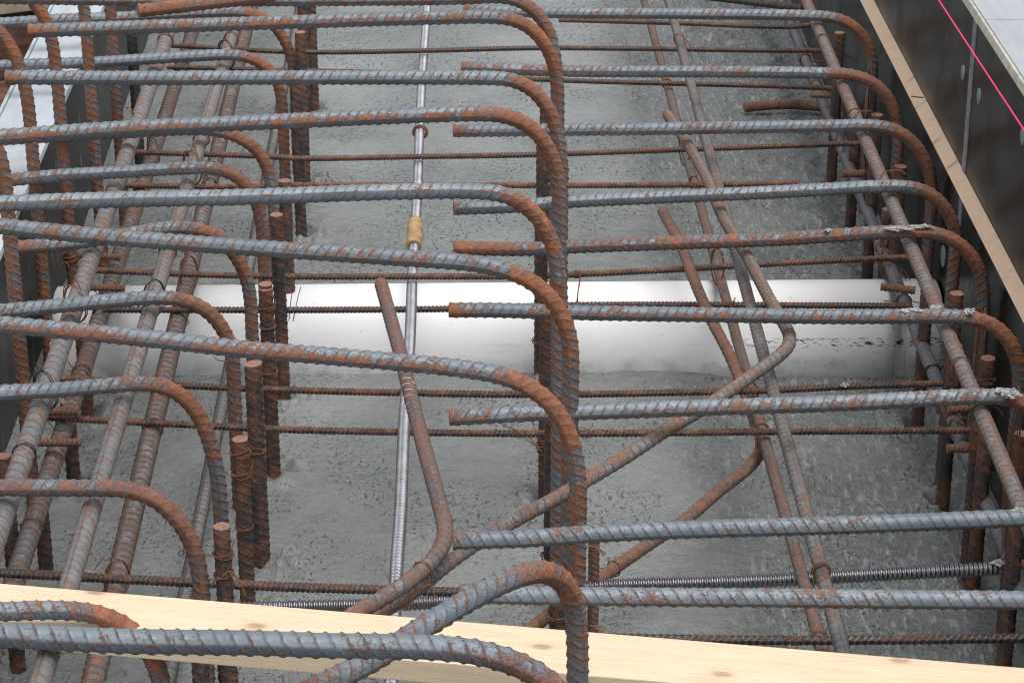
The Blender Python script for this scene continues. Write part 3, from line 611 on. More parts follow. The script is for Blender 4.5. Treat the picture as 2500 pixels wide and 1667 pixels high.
for i, (b, z, lab) in enumerate([((2075, 560), .22, 'dark upright behind the grey lower bar near the top right'), ((2150, 780), .20, 'dark upright behind the pipe at the right'), ((2241, 1022), .22, 'dark upright ending just below the right end of the pipe'), ((2303, 1210), .24, 'dark upright with a clear foot in the lower right concrete'), ((2360, 1400), .24, 'dark ribbed upright left of the grey lower bar, lower right'), ((2376, 1424), .24, 'dark upright ending below the shiny duct'), ((2449, 1640), .24, 'nearest dark upright in the bottom right corner')]):
    upright('G%d' % i, base=b, z=z, label=lab, group=GG, m=DARK, rust=.38)
GH = 'dark uprights of the lower left row'
upright('H0', top=(8, 1112), z=.24, label='cut upright at the left photo edge', group=GH, m=DARK, rust=.65)
for i, (b, z, lab) in enumerate([((214, 1006), .13, 'short dark stub below the pipe at the left'), ((182, 1190), .14, 'dark upright right of the pair of left long bars'), ((114, 1398), .14, 'dark upright above the plank at the left'), ((45, 1634), .12, 'dark stub below the plank at the left')]):
    upright('H%d' % (i+1), base=b, z=z, label=lab, group=GH, m=DARK, rust=.45)

# ------------------------------------------------------------------ long bars
GL = 'long bars running down the left side'
straight('L1', (404, 100), (12, 1247), .308, .308, .0245, 'leftmost long bar, thick and dusty, under the lower left hooks', GL, (1.2, .45), m=DUSTY, rust=.3, lean=.5, hr=.0015, pitch=.0195, roll=1.4, wr=.0022, name='long_rebar')
straight('L2', (426, 214), (48, 1379), .13, .13, .0235, 'low long bar with ring-like ribs right of the leftmost bar', GL, (1.4, .45), m=DUSTY, rust=.35, lean=.12, hr=.0026, pitch=.0170, roll=1.5, wr=.0027, name='long_rebar')
straight('L3', (566, 89), (113, 1617), .308, .308, .0225, 'smooth pale long bar in the middle of the left side', GL, (1.2, .45), m=DUSTY, rust=.30, lean=.6, hr=.0007, pitch=.0150, roll=.15, name='long_rebar')
straight('L4', (566, 223), (238, 1617), .13, .13, .0235, 'low long bar with strong ring-like ribs beside the pale bar', GL, (1.4, .45), m=DUSTY, rust=.35, lean=.1, hr=.0027, pitch=.0165, roll=.4, wr=.0027, name='long_rebar')
straight('L5', (671, 328), (470, 1360), .05, .05, .0165, 'thin light grey long bar near the floor behind the cut posts', GL, (1.4, .6), m=DUSTY, rust=.05, lean=.1, hr=.0016, pitch=.0130, roll=.2, wr=.002, name='long_rebar')
GR = 'long bars running down the right side'
straight('R1a', (1572, 0), (2009, 1593), .13, .13, .0158, 'rusty low long bar, left one of the close right-hand pair', GR, (1.2, .45), m=DUSTY, rust=.5, lean=.5, hr=.0006, roll=.2, name='long_rebar')
straight('R1b', (1632, 0), (2059, 1596), .30, .30, .0160, 'dusty grey long bar, right one of the close right-hand pair', GR, (1.0, .45), m=DUSTY, rust=.28, lean=.5, hr=.0008, roll=-.05, name='long_rebar')
straight('R2', (1967, 0), (2491, 1232), .345, .345, .0195, 'brownish long bar just under the right-hand hooks', GR, (1.0, .75), m=DUSTY, rust=.4, lean=.5, hr=.0008, roll=-.3, name='long_rebar')
straight('R3', (1931, 60), (2494, 1438), .125, .125, .0195, 'bluish grey low long bar beside the right formwork', GR, (1.4, .6), m=steel_mat('cool_grey_bar', (0.13, 0.14, 0.165), (0.20, 0.205, 0.225), RUST_P, ribw=0.05, metallic=0.3), rust=.22, lean=.5, hr=.0009, roll=.1, name='long_rebar')
straight('R4', (1700, -10), (1935, 18), .15, .15, .0150, 'dark bar slanting across the far right corner of the trench', GR, (.3, .02), m=DARK, rust=.3, lean=.3, name='rebar')

# bent bars --------------------------------------------------------------
GX = 'loose bent bars lying across the middle'
def bent(key, pts, D, label, **k):
    P = [atz(x, y, z) for x, y, z in pts]
    return rebar('bent_rebar', key, P, D, label, GX, n0=(0, -.3, 1), sm=14, m=DUSTY, **k)
bent('X1', [(1629, 280, .335), (1677, 350, .337), (1730, 446, .338), (1766, 532, .338), (1826, 630, .338), (1882, 737, .338), (1914, 790, .338), (1929, 822, .337), (1924, 848, .336), (1898, 872, .335), (1850, 906, .334), (1796, 944, .332), (1706, 1003, .33), (1617, 1056, .328), (1528, 1115, .325), (1432, 1172, .32), (1349, 1220, .315), (1230, 1285, .31), (1120, 1355, .305), (1000, 1450, .30), (898, 1515, .29), (800, 1585, .28)], .0162, 'long bent bar with its elbow over the white pipe', rust=.42, lean=.5, hr=.0010, roll=.3)
bent('X2', [(930, 692, .335), (957, 790, .335), (975, 855, .335), (990, 915, .335), (1017, 1023, .335), (1041, 1113, .335), (1066, 1205, .335), (1082, 1265, .335), (1087, 1312, .335), (1066, 1356, .335), (1017, 1404, .335), (943, 1455, .33), (853, 1505, .322), (780, 1560, .31)], .0178, 'bent bar left of the centre with its elbow above the plank', rust=.5, lean=.5, hr=.0009, roll=.2)
bent('X3', [(1617, 516, .20), (1662, 600, .20), (1700, 698, .19), (1736, 780, .18), (1781, 867, .16), (1815, 950, .13), (1846, 1040, .105), (1860, 1085, .10), (1845, 1122, .10), (1800, 1165, .10), (1766, 1189, .10), (1677, 1265, .10), (1547, 1353, .10), (1453, 1420, .10), (1340, 1500, .09), (1240, 1580, .08)], .0165, 'brown bent bar tucked low under the right-hand pair', rust=.6, lean=.5, hr=.0008, roll=.25)

# pale chalk scrapes on the ribs of the middle bent bar
P_, T_, r_ = BARS['X2']; uv_, z_ = pix(P_); x2 = bpy.data.objects['bent_rebar.001']
CHALK = simple('pale_chalk', (0.55, 0.52, 0.48), 0.9, 0, 0.2, 300)
for (cx_, cy_), a0, a1 in (((1000, 938), -.5, .5), ((1003, 952), -.9, .3), ((1006, 966), -.5, .6), ((1010, 980), -.9, .1), ((1004, 1000), -1.1, -.4), ((1003, 944), .6, 1.0)):
    i = int(np.argmin(((uv_-np.array((cx_, cy_)))**2).sum(1))); t = T_[i]; toc = CAM-P_[i]; toc -= t*np.dot(toc, t); toc /= np.linalg.norm(toc); sd_ = np.cross(t, toc)
    if np.dot(sd_, RIGHT) < 0: sd_ = -sd_
    aa = np.linspace(a0, a1, 7); arc = [P_[i]+(r_+.0006)*(math.cos(q)*toc+math.sin(q)*sd_)+t*q*.004 for q in aa]
    V, F = tube('', arc, .0007, CHALK, seg=6, ds=.0015)
    mesh_obj('chalk_mark', V, F, CHALK, parent=x2)

# ------------------------------------------------------------------ thin cross ties
GK = 'thin rusty cross ties'
ZK, ZT = .149, .182
def ktie(key, pts, z, label, D=.0088, **k):
    P = [atz(x, y, z) for x, y in pts]
    k.setdefault('rust', .5)
    return rebar('tie_bar', key, P, D, label, GK, n0=(0, -.4, 1), sm=0, m=TIE, pitch=k.pop('pitch', .0062), hr=.0011, wr=.0018, lean=k.pop('lean', .8), seg=18, roll=k.pop('roll', .7), **k)
ktie('K0', [(1364, 49), (1647, 57), (1934, 66), (1985, 60)], ZT, 'thin tie bar hidden just under the farthest right-hand hooked bar')
ktie('K1', [(420, 112), (700, 127), (820, 128), (1047, 124), (1300, 118), (1600, 120), (1900, 124), (2009, 124)], ZT, 'thin tie bar spanning the whole trench near the top, over the duct', rust=.4)
ktie('K2', [(408, 164), (660, 171), (1000, 180), (1379, 197), (1900, 211), (2029, 216)], ZK, 'thin tie bar sloping under the second right-hand hooked bar', rust=.45)
ktie('K4', [(330, 372), (620, 381), (740, 387), (1000, 383), (1300, 378), (1647, 366), (1900, 357), (2104, 350)], ZT, 'thin tie bar over the duct just below the duct ring')
ktie('K5', [(305, 453), (578, 456), (740, 452), (1300, 453), (1647, 452), (1945, 448)], ZK, 'thin tie bar mostly hidden behind the pale seamed top bar', rust=.7)
ktie('K6', [(232, 660), (480, 670), (700, 675), (1000, 675), (1300, 674), (1420, 669), (1647, 658), (1900, 643), (2217, 628)], ZT, 'thin tie bar along the far edge of the white pipe', rust=.6)
ktie('K7', [(250, 756), (680, 757), (900, 756), (1097, 754), (1397, 745), (1870, 745), (2220, 747)], ZK, 'thin tie bar crossing over the white pipe', rust=.35)
ktie('K8', [(145, 924), (548, 946), (700, 952), (1000, 959), (1300, 963), (1647, 958), (1864, 953), (2050, 944), (2351, 934)], ZK, 'thin tie bar with a whitish dusty top just below the pipe', rust=.5)
ktie('K9', [(112, 1019), (483, 1038), (660, 1047), (1000, 1055), (1300, 1058), (1647, 1056), (1894, 1053), (2378, 1050)], ZK, 'thin tie bar running whole width behind the low right-hand hooked bar', rust=.55)
ktie('K10', [(-80, 1394), (0, 1398), (462, 1421), (700, 1432), (898, 1438), (1121, 1445), (1330, 1452)], .17, 'thicker tie bar just above the pine plank on the left', D=.0105, rust=.4)
ktie('K11', [(1400, 1555), (1456, 1556), (1900, 1562), (2500, 1557), (2620, 1555)], .155, 'tie bar just above the pine plank on the right', D=.0105, rust=.3, pitch=.0085)
GS = 'short cut stubs of bar'
def stub(key, pts, z, D, label, **k):
    k.setdefault('rust', .8)
    return rebar('bar_stub', key, [atz(x, y, z) for x, y in pts], D, label, GS, n0=(0, -.4, 1), sm=0, m=TIE, hr=.0008, pitch=.0068, lean=.5, seg=18, wr=.0019, **k)
stub('S0', [(1979, 232), (2062, 236)], .16, .0105, 'short rusty stub at the far right under the long bar')
stub('S1', [(2056, 425), (2118, 424)], .16, .0125, 'short orange stub above the pale right-hand hooked bar')
stub('S2', [(2151, 700), (2234, 709)], .16, .0120, 'dark red stub in front of the right end of the pipe')
stub('S3', [(2312, 1095), (2418, 1091)], .16, .0125, 'orange stub low at the right between the long bars')
stub('S4', [(2315, 999), (2376, 997)], .16, .0105, 'short stub partly hidden by the hooked bar at lower right')
stub('S5', [(190, 622), (296, 629)], .16, .0100, 'short ribbed stub above the pipe at the left')
stub('S6', [(190, 700), (304, 704)], .16, .0110, 'dark red stub on the top of the pipe at the left')
stub('S7', [(100, 1004), (192, 1003)], .165, .0120, 'rusty stub resting on the cross tie at the left')
stub('S8', [(90, 1080), (198, 1080)], .16, .0105, 'stub with an orange tip at the lower left')
stub('S9', [(1818, 263), (1880, 257), (1940, 256), (2012, 262)], .006, .0200, 'thick rusty bar half sunk in the concrete at the upper right')
stub('S10', [(2437, 1379), (2560, 1376)], .125, .0120, 'rusty bar poking out of the end of the dark duct')

# ------------------------------------------------------------------ corrugated ducts
def duct(pts, r, h, pitch, ds, m, name, parent, seam=True):
    P, u = resample(pts, ds); T, N, B = frames(P, (0, -.45, .9)); seg = 28; th = np.linspace(0, 2*np.pi, seg, endpoint=False)
    rr = r+h*np.cos(2*np.pi*u/pitch)[:, None]*np.ones((1, seg))
    if seam: rr[:, 0] = r+h*1.15; rr[:, 1] = r-h*0.6
    V = (P[:, None]+rr[:, :, None]*(np.cos(th)[None, :, None]*N[:, None]+np.sin(th)[None, :, None]*B[:, None])).reshape(-1, 3)
    n = len(P); i = np.arange(n-1)[:, None]*seg; j = np.arange(seg)[None, :]; j1 = (j+1) % seg
    Q = np.stack([i+j, i+j1, i+seg+j1, i+seg+j], -1).reshape(-1, 4)
    BARS[name] = (P, T, r); return mesh_obj('corrugated_tube', V, [Q], m, parent=parent)
ZD_ = .166
tpts = [atz(x, y, ZD_) for x, y in [(1049, -60), (1044, 6), (1030, 200), (1024, 328), (1020, 447), (1015, 540), (1007, 670), (1001, 830), (987, 1038), (978, 1250), (969, 1379), (962, 1510), (955, 1665)]]
te = empty('tendon_duct', tpts[8]); tag(te, 'slim silver corrugated duct running up the middle with an ochre coupler', 'duct')
d0 = tpts[0]+(tpts[0]-tpts[1])*6
duct([d0]+tpts+[tpts[-1]+(tpts[-1]-tpts[-2])*2], .0076, .0011, .0084, .0009, DUCT, 'T', te)
def lathe(name, P0, ax, prof, m, parent, k=32):
    ax = ax/np.linalg.norm(ax); u = np.cross(ax, [0, 0, 1.0]); u /= np.linalg.norm(u); v = np.cross(ax, u); th = np.linspace(0, 2*np.pi, k, endpoint=False)
    V = [P0+ax*s+r*(u*math.cos(a)+v*math.sin(a)) for s, r in prof for a in th]; F = []
    for L in range(len(prof)-1): F += [(L*k+i, L*k+(i+1) % k, (L+1)*k+(i+1) % k, (L+1)*k+i) for i in range(k)]
    return mesh_obj(name, V, [F], m, parent=parent)
ca, cb = atz(1015, 543, ZD_), atz(1010, 603, ZD_); ax = cb-ca; Lc = np.linalg.norm(ax)
lathe('coupler_sleeve', ca, ax, [(0, .0082), (0.001, .0118), (.006, .0128), (.014, .0133), (Lc-.004, .0133), (Lc-.001, .0128), (Lc, .0118), (Lc-.001, .0084)], OCHRE, te)
cr = atz(1026, 322, ZD_); ax2 = atz(1024, 350, ZD_)-cr
lathe('collar_ring', cr, ax2, [(0, .0085), (0, .0135), (.002, .0150), (.004, .0135), (.004, .0085)], RUSTY, te)
t2 = [atz(x, y, .118) for x, y in [(560, 1487), (630, 1484), (868, 1478), (1002, 1473), (1121, 1465), (1300, 1447), (1453, 1431), (1650, 1425), (1800, 1420), (1943, 1414), (2032, 1408), (2250, 1397), (2440, 1387)]]
t2e = empty('cross_duct', t2[6]); tag(t2e, 'dark shiny corrugated duct lying crosswise above the pine plank', 'duct')
duct(t2, .0082, .0011, .0062, .00105, DUCT_D, 'T2', t2e, seam=False)

# ------------------------------------------------------------------ pine plank
zpl = .354
b0, b1 = atz(0, 1423, zpl), atz(2500, 1629, zpl); d = (b1-b0)/np.linalg.norm(b1-b0)
f0 = atz(900, 1602, zpl); nrm = np.cross([0, 0, 1.0], d); wpl = abs(np.dot(f0-b0, nrm)); print('plank width', wpl)
pl = prism('pine_plank', [(0, 0), (wpl, 0), (wpl, -.0255), (0, -.0255)], b0-d*.45, b1+d*.45, PINE, None, .0012)
# turn the mesh so its local x is the grain direction
ang = math.atan2(d[1], d[0]); pl.data.transform(Matrix.Rotation(-ang, 4, 'Z')); pl.rotation_euler[2] = ang
tag(pl, 'fresh pale pine plank laid across the bars in the foreground', 'plank')

# ------------------------------------------------------------------ mortar blobs
def blob(p, z, sx, sy, sz, label, seed):
    sx, sy, sz = sx*.75, sy*.75, sz*.6
    c = atz(*p, z); k, l = 22, 14; V = []; rg = np.random.default_rng(seed); ph = rg.random(12)*6.28
    for i in range(l):
        la = -math.pi/2*0.55+(math.pi*0.775)*i/(l-1)
        for j in range(k):
            lo = 2*math.pi*j/k
            w = 1+.28*math.sin(3*lo+ph[0])*math.cos(2*la+ph[1])+.22*math.sin(5*lo+4*la+ph[2])+.16*math.sin(9*lo-5*la+ph[3])+.12*rg.standard_normal()
            V.append(c+np.array([sx*math.cos(la)*math.cos(lo)*w, sy*math.cos(la)*math.sin(lo)*w, sz*math.sin(la)*w]))
    F = [(i*k+j, i*k+(j+1) % k, (i+1)*k+(j+1) % k, (i+1)*k+j) for i in range(l-1) for j in range(k)]
    o = mesh_obj('mortar_clump', V, [F, [(k*(l-1), k*(l-1)+8, k*(l-1)+15)]], MORTAR, smooth=False)
    tag(o, label, 'mortar', 'dried mortar clumps on the bars')
zb = ZB+.009
blob((2195, 558), zb, .024, .006, .005, 'crumbly grey mortar crust along the most rusted hooked bar', 1)
blob((2250, 553), zb, .018, .006, .004, 'mortar crust on the bend of the most rusted hooked bar', 2)
blob((2022, 562), zb, .006, .005, .003, 'tiny mortar speck left of the crust on the rusted bar', 3)
blob((2225, 758), zb, .020, .006, .004, 'flat pale mortar smear on the bar over the pipe', 4)
blob((2288, 752), zb, .010, .006, .005, 'grey crumbly mortar beside the long bar over the pipe', 5)
blob((2367, 761), zb, .009, .008, .006, 'whitish mortar knob at the bend over the pipe end', 6)
blob((2470, 962), zb, .014, .010, .009, 'largest white mortar clump, at the right photo edge below the pipe', 7)
blob((2448, 953), zb, .012, .006, .004, 'thin white mortar smear left of the largest clump', 8)
blob((2062, 940), ZK+.005, .007, .005, .005, 'small white mortar drip on the thin tie below the pipe', 9)
blob((2438, 1373), .13, .011, .008, .005, 'white mortar on the end of the dark duct', 10)
blob((2488, 1246), zb, .007, .006, .005, 'small mortar lump on the low right bar at the photo edge', 11)

# ------------------------------------------------------------------ tie wires
def wire(label, key, p, loops=2, tails=(), m=WIRE_R, r=.0008, extra=.0012, pitch=.0022, group='wire ties', rad=None, off=(0, 0, 0), name='tie_wire'):
    V, F, nb = [], [], 0
    parts = []
    if key:
        P, T, rr = BARS[key]; uv, z = pix(P); i = int(np.argmin(((uv-np.array(p))**2).sum(1))); c = P[i]+np.array(off); t = T[i]; dep = z[i]
        n = np.cross(t, [0.3, -.5, .8]); n /= np.linalg.norm(n); b = np.cross(t, n); ra = rad or rr+extra
        k = int(22*loops); a = np.linspace(0, 2*np.pi*loops, k)
        w = 1+.08*np.sin(a*1.7+len(label))
        parts.append(c+(t[None]*((a/(2*np.pi)-loops/2)*pitch+.0012*np.sin(a))[:, None])+ra*w[:, None]*(np.cos(a)[:, None]*n+np.sin(a)[:, None]*b))
        dep -= ra
    else: dep = p
    for tl in tails:
        parts.append(np.array([atd(x, y, dep-(q[0] if q else 0)) for x, y, *q in tl]))
    for Q in parts:
        v, f = tube('', Q, r, m, seg=6, ds=.0022)
        V.append(v); F.append(f[0]+nb); nb += len(v)
    o = mesh_obj(name, np.vstack(V), [np.vstack(F)], m)
    tag(o, label, 'wire', group)
wire('wire loop round the top of the cut post before the pipe', 'E1', (653, 750), 2, [[(664, 724), (673, 735), (668, 748), (640, 756)]])
wire('wire loop lower on the cut post before the pipe', 'E1', (656, 795), 2.3)
wire('wire loop on the post below the pipe edge', 'E1', (661, 906), 2.2)
wire('wire loop on the cut post at the lower pipe edge', 'E2', (631, 1098), 2.5, [[(612, 1098), (640, 1096), (652, 1101)]])
wire('wire loop joining the round orange hook and its cut post', 'E3', (590, 1105), 2.4, [[(548, 1105), (575, 1110), (600, 1101), (614, 1088)]])
wire('second wire loop on the cut post by the round orange hook', 'E3', (597, 1156), 2.8, [[(556, 1159), (585, 1162), (612, 1148), (618, 1120)]])
wire('wire loop on the upright behind the nearest cut post', 'E3', (606, 1283), 2.4)
wire('wire loop round the nearest cut post', 'E4', (545, 1352), 2.2, [[(500, 1352), (530, 1359), (560, 1352), (572, 1320)]])
wire('crossed wire knot on the nearest cut post', 'E4', (552, 1400), 2, [[(515, 1437), (524, 1420), (545, 1405), (560, 1392), (575, 1405), (592, 1430), (580, 1428), (562, 1400), (548, 1380)], [(556, 1394), (580, 1412), (600, 1455)]])
wire('wire round the top of the leftmost long bar', 'L1', (402, 100), 3, m=WIRE_R)
wire('thin double wire round the leftmost long bar near the left edge', 'L1', (51, 1106), 2.3, m=WIRE_D)
wire('wire round the low ringed bar below the pipe', 'L2', (197, 912), 2.5, [[(165, 905), (180, 908)]])
wire('wire round the low ringed bar above the plank', 'L2', (71, 1287), 2.5)
wire('wire round the pale long bar at its far end', 'L3', (564, 95), 2.2, [[(540, 112), (550, 96), (560, 88)]])
wire('wire round the pale long bar under the rising top bar', 'L3', (500, 343), 2.2, [[(474, 360), (480, 345), (492, 338)]])
wire('wire round the pale long bar above the pipe', 'L3', (421, 618), 2.4)
wire('wire round the ringed bar on the tie below the pipe', 'L4', (366, 1042), 2.6)
wire('wire binding the two bent bars above the plank', 'X2', (1029, 1386), 1.5, [[(1046, 1405), (1049, 1424), (1022, 1440), (1003, 1462), (995, 1490)], [(1048, 1420), (1058, 1445), (1066, 1468)], [(1046, 1424), (1015, 1450), (998, 1488)]])
wire('thick bundle of wire on the dusty right-hand long bar', 'R1b', (2008, 1394), 4, [[(1985, 1432), (1990, 1408), (2005, 1392), (2028, 1396)]], r=.0010)
wire('wire at the tie under the right-hand pair', 'R1a', (1861, 1047), 3, [[(1850, 1068), (1849, 1098), (1853, 1112)], [(1830, 1058), (1860, 1042), (1885, 1048)]])
wire('wire with a curly tail on the far right-hand long bar', 'R1b', (1659, 95), 1.6, [[(1665, 92), (1682, 104), (1692, 130)], [(1660, 105), (1675, 100), (1672, 112)]])
wire('wire knot with a long loop hanging by the central legs', 'K6', (1408, 668), 4, [[(1416, 662), (1415, 690), (1411, 715), (1410, 740)], [(1417, 668), (1413, 700), (1408, 738)]], r=.0009)
wire('straight thin wire standing before the pipe, left of its twin', None, 3.95, 0, [[(716, 698), (709, 745), (704, 800), (702, 838)]], m=WIRE_D, r=.0007)
wire('thin wire with a bent tip standing before the pipe', None, 3.95, 0, [[(735, 700), (731, 712), (718, 770), (707, 830)]], m=WIRE_D, r=.0007)
wire('orange coil on the central uprights above the pipe', 'M1', (1327, 640), 4, extra=.002)
wire('tangled orange wire on the central uprights across the pipe', 'M2', (1322, 832), 3, [[(1295, 829), (1312, 836), (1330, 826), (1336, 812)], [(1330, 826), (1320, 850), (1318, 880), (1312, 890), (1322, 896), (1328, 886), (1316, 880)]], extra=.002)
wire('orange twisted wire on the central uprights below the pipe', 'M3', (1336, 1085), 6, [[(1230, 1038), (1262, 1050), (1290, 1062), (1312, 1092), (1322, 1100)], [(1240, 1064), (1285, 1072), (1320, 1100)], [(1326, 1048), (1322, 1040), (1333, 1038), (1336, 1050)]], extra=.002, pitch=.004)
wire('orange wire rings low on the central uprights', 'M4', (1345, 1360), 2.5, extra=.003)
wire('orange wire rings on the nearest central upright', 'M5', (1350, 1500), 3, extra=.003)
wire('wire from the central legs to the brown bent bar', 'X3', (1500, 1388), 1.5, [[(1444, 1388), (1480, 1386), (1500, 1386), (1508, 1396)]])
wire('twisted wire end right of the central legs, above the plank', None, 2.45, 0, [[(1440, 1526), (1455, 1530), (1470, 1540), (1476, 1534), (1464, 1527), (1450, 1528)], [(1452, 1528), (1478, 1532)]])
wire('twisted wire end right of the central legs under the ribbed bar', None, 2.55, 0, [[(1432, 1330), (1450, 1334), (1462, 1340), (1474, 1356)], [(1450, 1333), (1468, 1342), (1480, 1352)]])
wire('small wire loop right of the central legs below the pipe', None, 2.75, 0, [[(1424, 1042), (1434, 1047), (1446, 1040), (1447, 1032)]])
wire('wire on the grey low bar beside the rusted hook', 'R3', (2156, 600), 2.4, m=simple('tan_wire', (0.32, 0.22, 0.09), .7))
wire('wire with loose ends on the grey low bar above the pipe', 'R3', (2176, 652), 2.2, [[(2150, 665), (2158, 650), (2172, 645)], [(2190, 650), (2210, 680), (2228, 715)], [(2195, 648), (2215, 672), (2230, 700)]], m=WIRE_R)
wire('black wire on the grey low bar over the pipe end', 'R3', (2206, 735), 2.2, [[(2155, 735), (2180, 736), (2195, 742)], [(2157, 740), (2178, 740), (2190, 742)], [(2222, 735), (2255, 740), (2310, 742)]], m=WIRE_D)
wire('black wire on the grey low bar at the lower pipe edge', 'R3', (2282, 905), 3, [[(2298, 885), (2315, 880), (2335, 893)], [(2298, 892), (2320, 898), (2338, 896)]], m=WIRE_D, r=.001)
wire('wire round the brownish long bar at the pipe end', 'R2', (2352, 889), 2.4, [[(2362, 878), (2345, 888), (2336, 900), (2334, 940)]])
wire('wire tying the flat-topped cut post to the long bar', 'F4', (2412, 927), 2, [[(2375, 938), (2390, 928), (2420, 925), (2432, 930), (2428, 920)]])
wire('wire round the brownish long bar near the top', 'R2', (2018, 95), 2.3)
wire('wire round the brownish long bar by the second right hook', 'R2', (2061, 200), 2.5, [[(2034, 195), (2032, 208), (2048, 216)]])
wire('wire round the brownish long bar by the sunken bar', 'R2', (2096, 278), 2)
wire('curled wire on the low grey bar at the far right', 'R3', (1965, 145), 3, [[(1975, 150), (2010, 150), (2050, 138), (2080, 128)]], r=.0014)
wire('wire loop hanging under the round orange hook', None, 3.05, 0, [[(452, 1347), (442, 1342), (437, 1350), (442, 1357), (449, 1350), (447, 1340)]], m=WIRE_D)
wire('curved dark wire under the stub at the left', None, 3.3, 0, [[(115, 1024), (125, 1038), (138, 1050), (152, 1052), (162, 1048)]], m=WIRE_D)
wire('short bent wire sticking out beside the leftmost long bar', None, 4.15, 0, [[(303, 258), (312, 268), (322, 276), (333, 290)], [(306, 262), (318, 265), (328, 280)]])
wire('rusty wire tangle on the left hooked leg above the pipe', 'D0', (165, 630), 5, [[(140, 640), (150, 622), (168, 614)], [(146, 650), (160, 640), (170, 655)]], extra=.002, r=.0013)
wire('orange wire knot on the tie crossing over the pipe', 'K7', (1788, 744), 4, [[(1780, 748), (1790, 738), (1795, 726)], [(1786, 740), (1796, 746), (1802, 738)]], r=.0009)
wire('crossed double wire from the ringed bar to the tie over the pipe', 'L4', (436, 762), 1.5, [[(420, 748), (440, 765), (458, 795)], [(428, 746), (450, 770), (462, 790)]])
wire('wire at the crossing above the pine plank on the right', 'R1a', (2000, 1557), 2.5, [[(2004, 1575), (2008, 1552), (2018, 1542)]], r=.0010)
wire('wire at the tie below the second right-hand hooked bar', 'R1a', (1634, 203), 3)
wire('orange wire end beside the hook at the lower pipe edge', None, 3.25, 0, [[(520, 868), (530, 878), (545, 881), (560, 883)], [(531, 880), (524, 885)]] [:1])
wire('wire at the tie and grey low bar crossing near the top', 'R3', (1994, 208), 2.5, [[(1985, 222), (2000, 214), (2020, 216)]])
wire('loose wire on the long bars below the right-hand pair', 'R1b', (1898, 985), 2)
wire('wire round the brownish long bar under the pale hooked bar', 'R2', (2172, 470), 2.3)
wire('wire round the brownish long bar below the pipe', 'R2', (2405, 1000), 2.2, [[(2420, 990), (2440, 1000), (2450, 1018)]])
BD = {'R1a': 'low rusty right-hand long bar', 'R2': 'brownish far-right long bar', 'R3': 'grey low far-right bar', 'L2': 'second long bar from the left', 'L4': 'ringed long bar', 'L1': 'leftmost long bar', 'L3': 'pale long bar'}
KD = {'K1': 'near the top', 'K2': 'under the second right hook', 'K4': 'at the duct ring tie', 'K5': 'behind the pale seamed bar', 'K6': 'at the far pipe edge', 'K7': 'over the pipe', 'K8': 'just below the pipe', 'K9': 'level with the low hooked bar', 'K10': 'above the plank',
      'B0': 'at the farthest right hook', 'B1': 'at the second right hook', 'B2': 'at the third right hook', 'B3': 'at the pale right hook', 'B4': 'at the most rusted hook', 'B5': 'at the hook over the pipe', 'C1': 'at the second lower hook', 'C3': 'at the orange-spotted hook', 'C5': 'at the hook over the pipe', 'C6': 'at the round orange hook'}
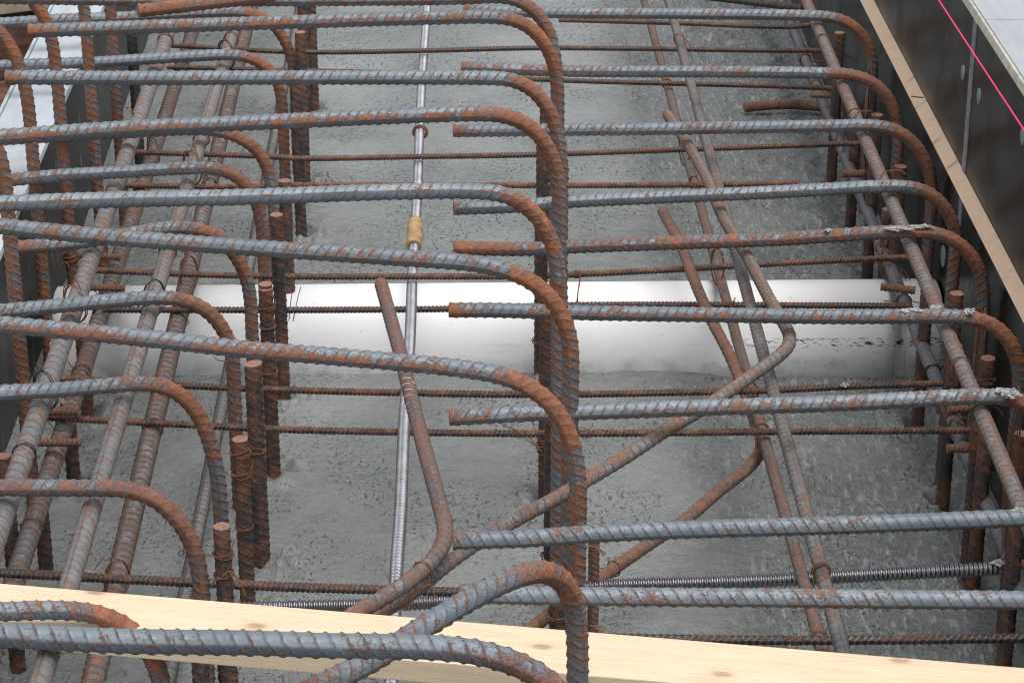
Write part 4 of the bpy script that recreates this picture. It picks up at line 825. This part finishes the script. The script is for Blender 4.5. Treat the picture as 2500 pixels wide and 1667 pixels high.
for kk, bb in (('K4', 'R1a'), ('K5', 'R1a'), ('K6', 'R1a'), ('K8', 'R1a'), ('K6', 'R3'), ('K4', 'R3'), ('K9', 'R3'), ('B0', 'R2'), ('B2', 'R2'), ('B3', 'R2'), ('B4', 'R2'), ('B5', 'R2'), ('C1', 'L3'), ('C3', 'L3'), ('C5', 'L3'), ('C6', 'L1'), ('C5', 'L1'), ('K4', 'L2'), ('K6', 'L4'), ('K8', 'L2'), ('K10', 'L4'), ('K2', 'L2'), ('K5', 'L4'), ('K7', 'L2')):
    A_, TA, ra = BARS[kk]; B_, TB, rb = BARS[bb]; ua, za = pix(A_); ub, zb_ = pix(B_)
    dd = ((ua[::6, None]-ub[None, ::6])**2).sum(-1); ia, ib = np.unravel_index(np.argmin(dd), dd.shape); ia *= 6; ib *= 6
    kr = np.random.default_rng(sum(map(ord, kk+bb)))
    ce = (A_[ia]+B_[ib])/2; up_ = max(A_[ia][2]+ra, B_[ib][2]+rb)-ce[2]+.001; dn = up_
    sgn = 1 if kr.random() < .5 else -1
    dg = TA[ia]+sgn*TB[ib]; dg[2] = 0; dg /= np.linalg.norm(dg); sd2 = np.array([-dg[1], dg[0], 0]); hw = (ra+rb)*.95
    pts = []
    for q in range(2):
        o_ = sd2*(.0016*(q*2-1))
        pts += [ce+o_+dg*hw*-1+[0, 0, -dn*.3], ce+o_+dg*hw*-.6+[0, 0, up_*.75], ce+o_+[0, 0, up_], ce+o_+dg*hw*.6+[0, 0, up_*.75], ce+o_+dg*hw+[0, 0, -dn*.3], ce+o_+[0, 0, -dn]]
    pts += [ce+dg*-hw*.9+[0, 0, -dn*.2], ce+dg*-hw*.8+[0, 0, up_*.8], ce+[0, 0, up_+.001]]
    e = pts[-1]; dr = kr.normal(size=3); dr[2] = abs(dr[2])*.4; dr /= np.linalg.norm(dr)
    tw = np.cross(dr, [0, 0, 1.0]); tw /= np.linalg.norm(tw)
    for q in range(8):                                             # the twisted pigtail
        w_ = q*1.5; pts.append(e+dr*(.0018*(q+1))+.0011*(math.cos(w_)*tw+math.sin(w_)*np.cross(dr, tw)))
    dr2 = dr+kr.normal(size=3)*.7; dr2 /= np.linalg.norm(dr2)
    pts += [pts[-1]+dr2*.008, pts[-1]+dr2*.016+np.array([0, 0, -.004])]
    mm = WIRE_R if kr.random() < .75 else WIRE_D
    V, F = tube('', pts, .00085, mm, seg=6, ds=.0013)
    tag(mesh_obj('tie_wire', V, F, mm), 'twisted tie wire on the '+BD[bb]+' '+KD[kk], 'wire', 'wire ties')
# nail in the strip
nl = atz(2228, 236, zS-.008); V, F = tube('', [atd(2226, 236, 4.05), atd(2254, 239, 4.02)], .0011, WIRE_D, ds=.003)
tag(mesh_obj('nail', V, F, WIRE_D), 'bent dark nail sticking out of the wood strip on the right', 'nail')

# ------------------------------------------------------------------ things beyond the left formwork
def boxm(name, c, sx, sy, sz, m, rz=0.0, bevel=.002):
    ca_, sa = math.cos(rz), math.sin(rz); dd = np.array([ca_, sa, 0])
    return prism(name, [(-sy/2, -sz/2), (sy/2, -sz/2), (sy/2, sz/2), (-sy/2, sz/2)], np.array(c)-dd*sx/2, np.array(c)+dd*sx/2, m, None, bevel)
c = atz(20, 38, .24); ch = empty('steel_channel', (c[0]-.1, c[1], .0)); tag(ch, 'rusty steel channel outside the left formwork in the upper corner', 'steel channel')
prism('web', [(-.045, .19), (.045, .19), (.045, .20), (-.045, .20)], (c[0]-.6, c[1]-.02, 0.04), (c[0]+.06, c[1]+.01, 0.04), RUSTY, ch, .001)
prism('flange', [(.036, .08), (.045, .08), (.045, .1895), (.036, .1895)], (c[0]-.6, c[1]-.02, 0.04), (c[0]+.06, c[1]+.01, 0.04), RUSTY, ch, .001)
tb = boxm('timber_beam', atz(-60, -25, .30), .60, .09, .09, OLDWOOD, R(24)); tag(tb, 'pale weathered timber beam end in the top left corner', 'timber')
c2 = atz(-10, 90, .14)
V, F = tube('', [c2-np.array([.4, .05, 0]), atz(72, 92, .15)], .016, RUSTY, seg=18, ds=.01)
tag(mesh_obj('steel_pipe', V, F, RUSTY), 'rusty pipe end behind the left white board', 'pipe')
V, F = tube('', [atz(10, 330, .05)-np.array([0, .3, 0]), atz(20, 190, .10)], .02, RUSTY, seg=18, ds=.01)
tag(mesh_obj('form_clamp', V, F, RUSTY), 'dark rusty clamp outside the white board at the left photo edge', 'clamp')
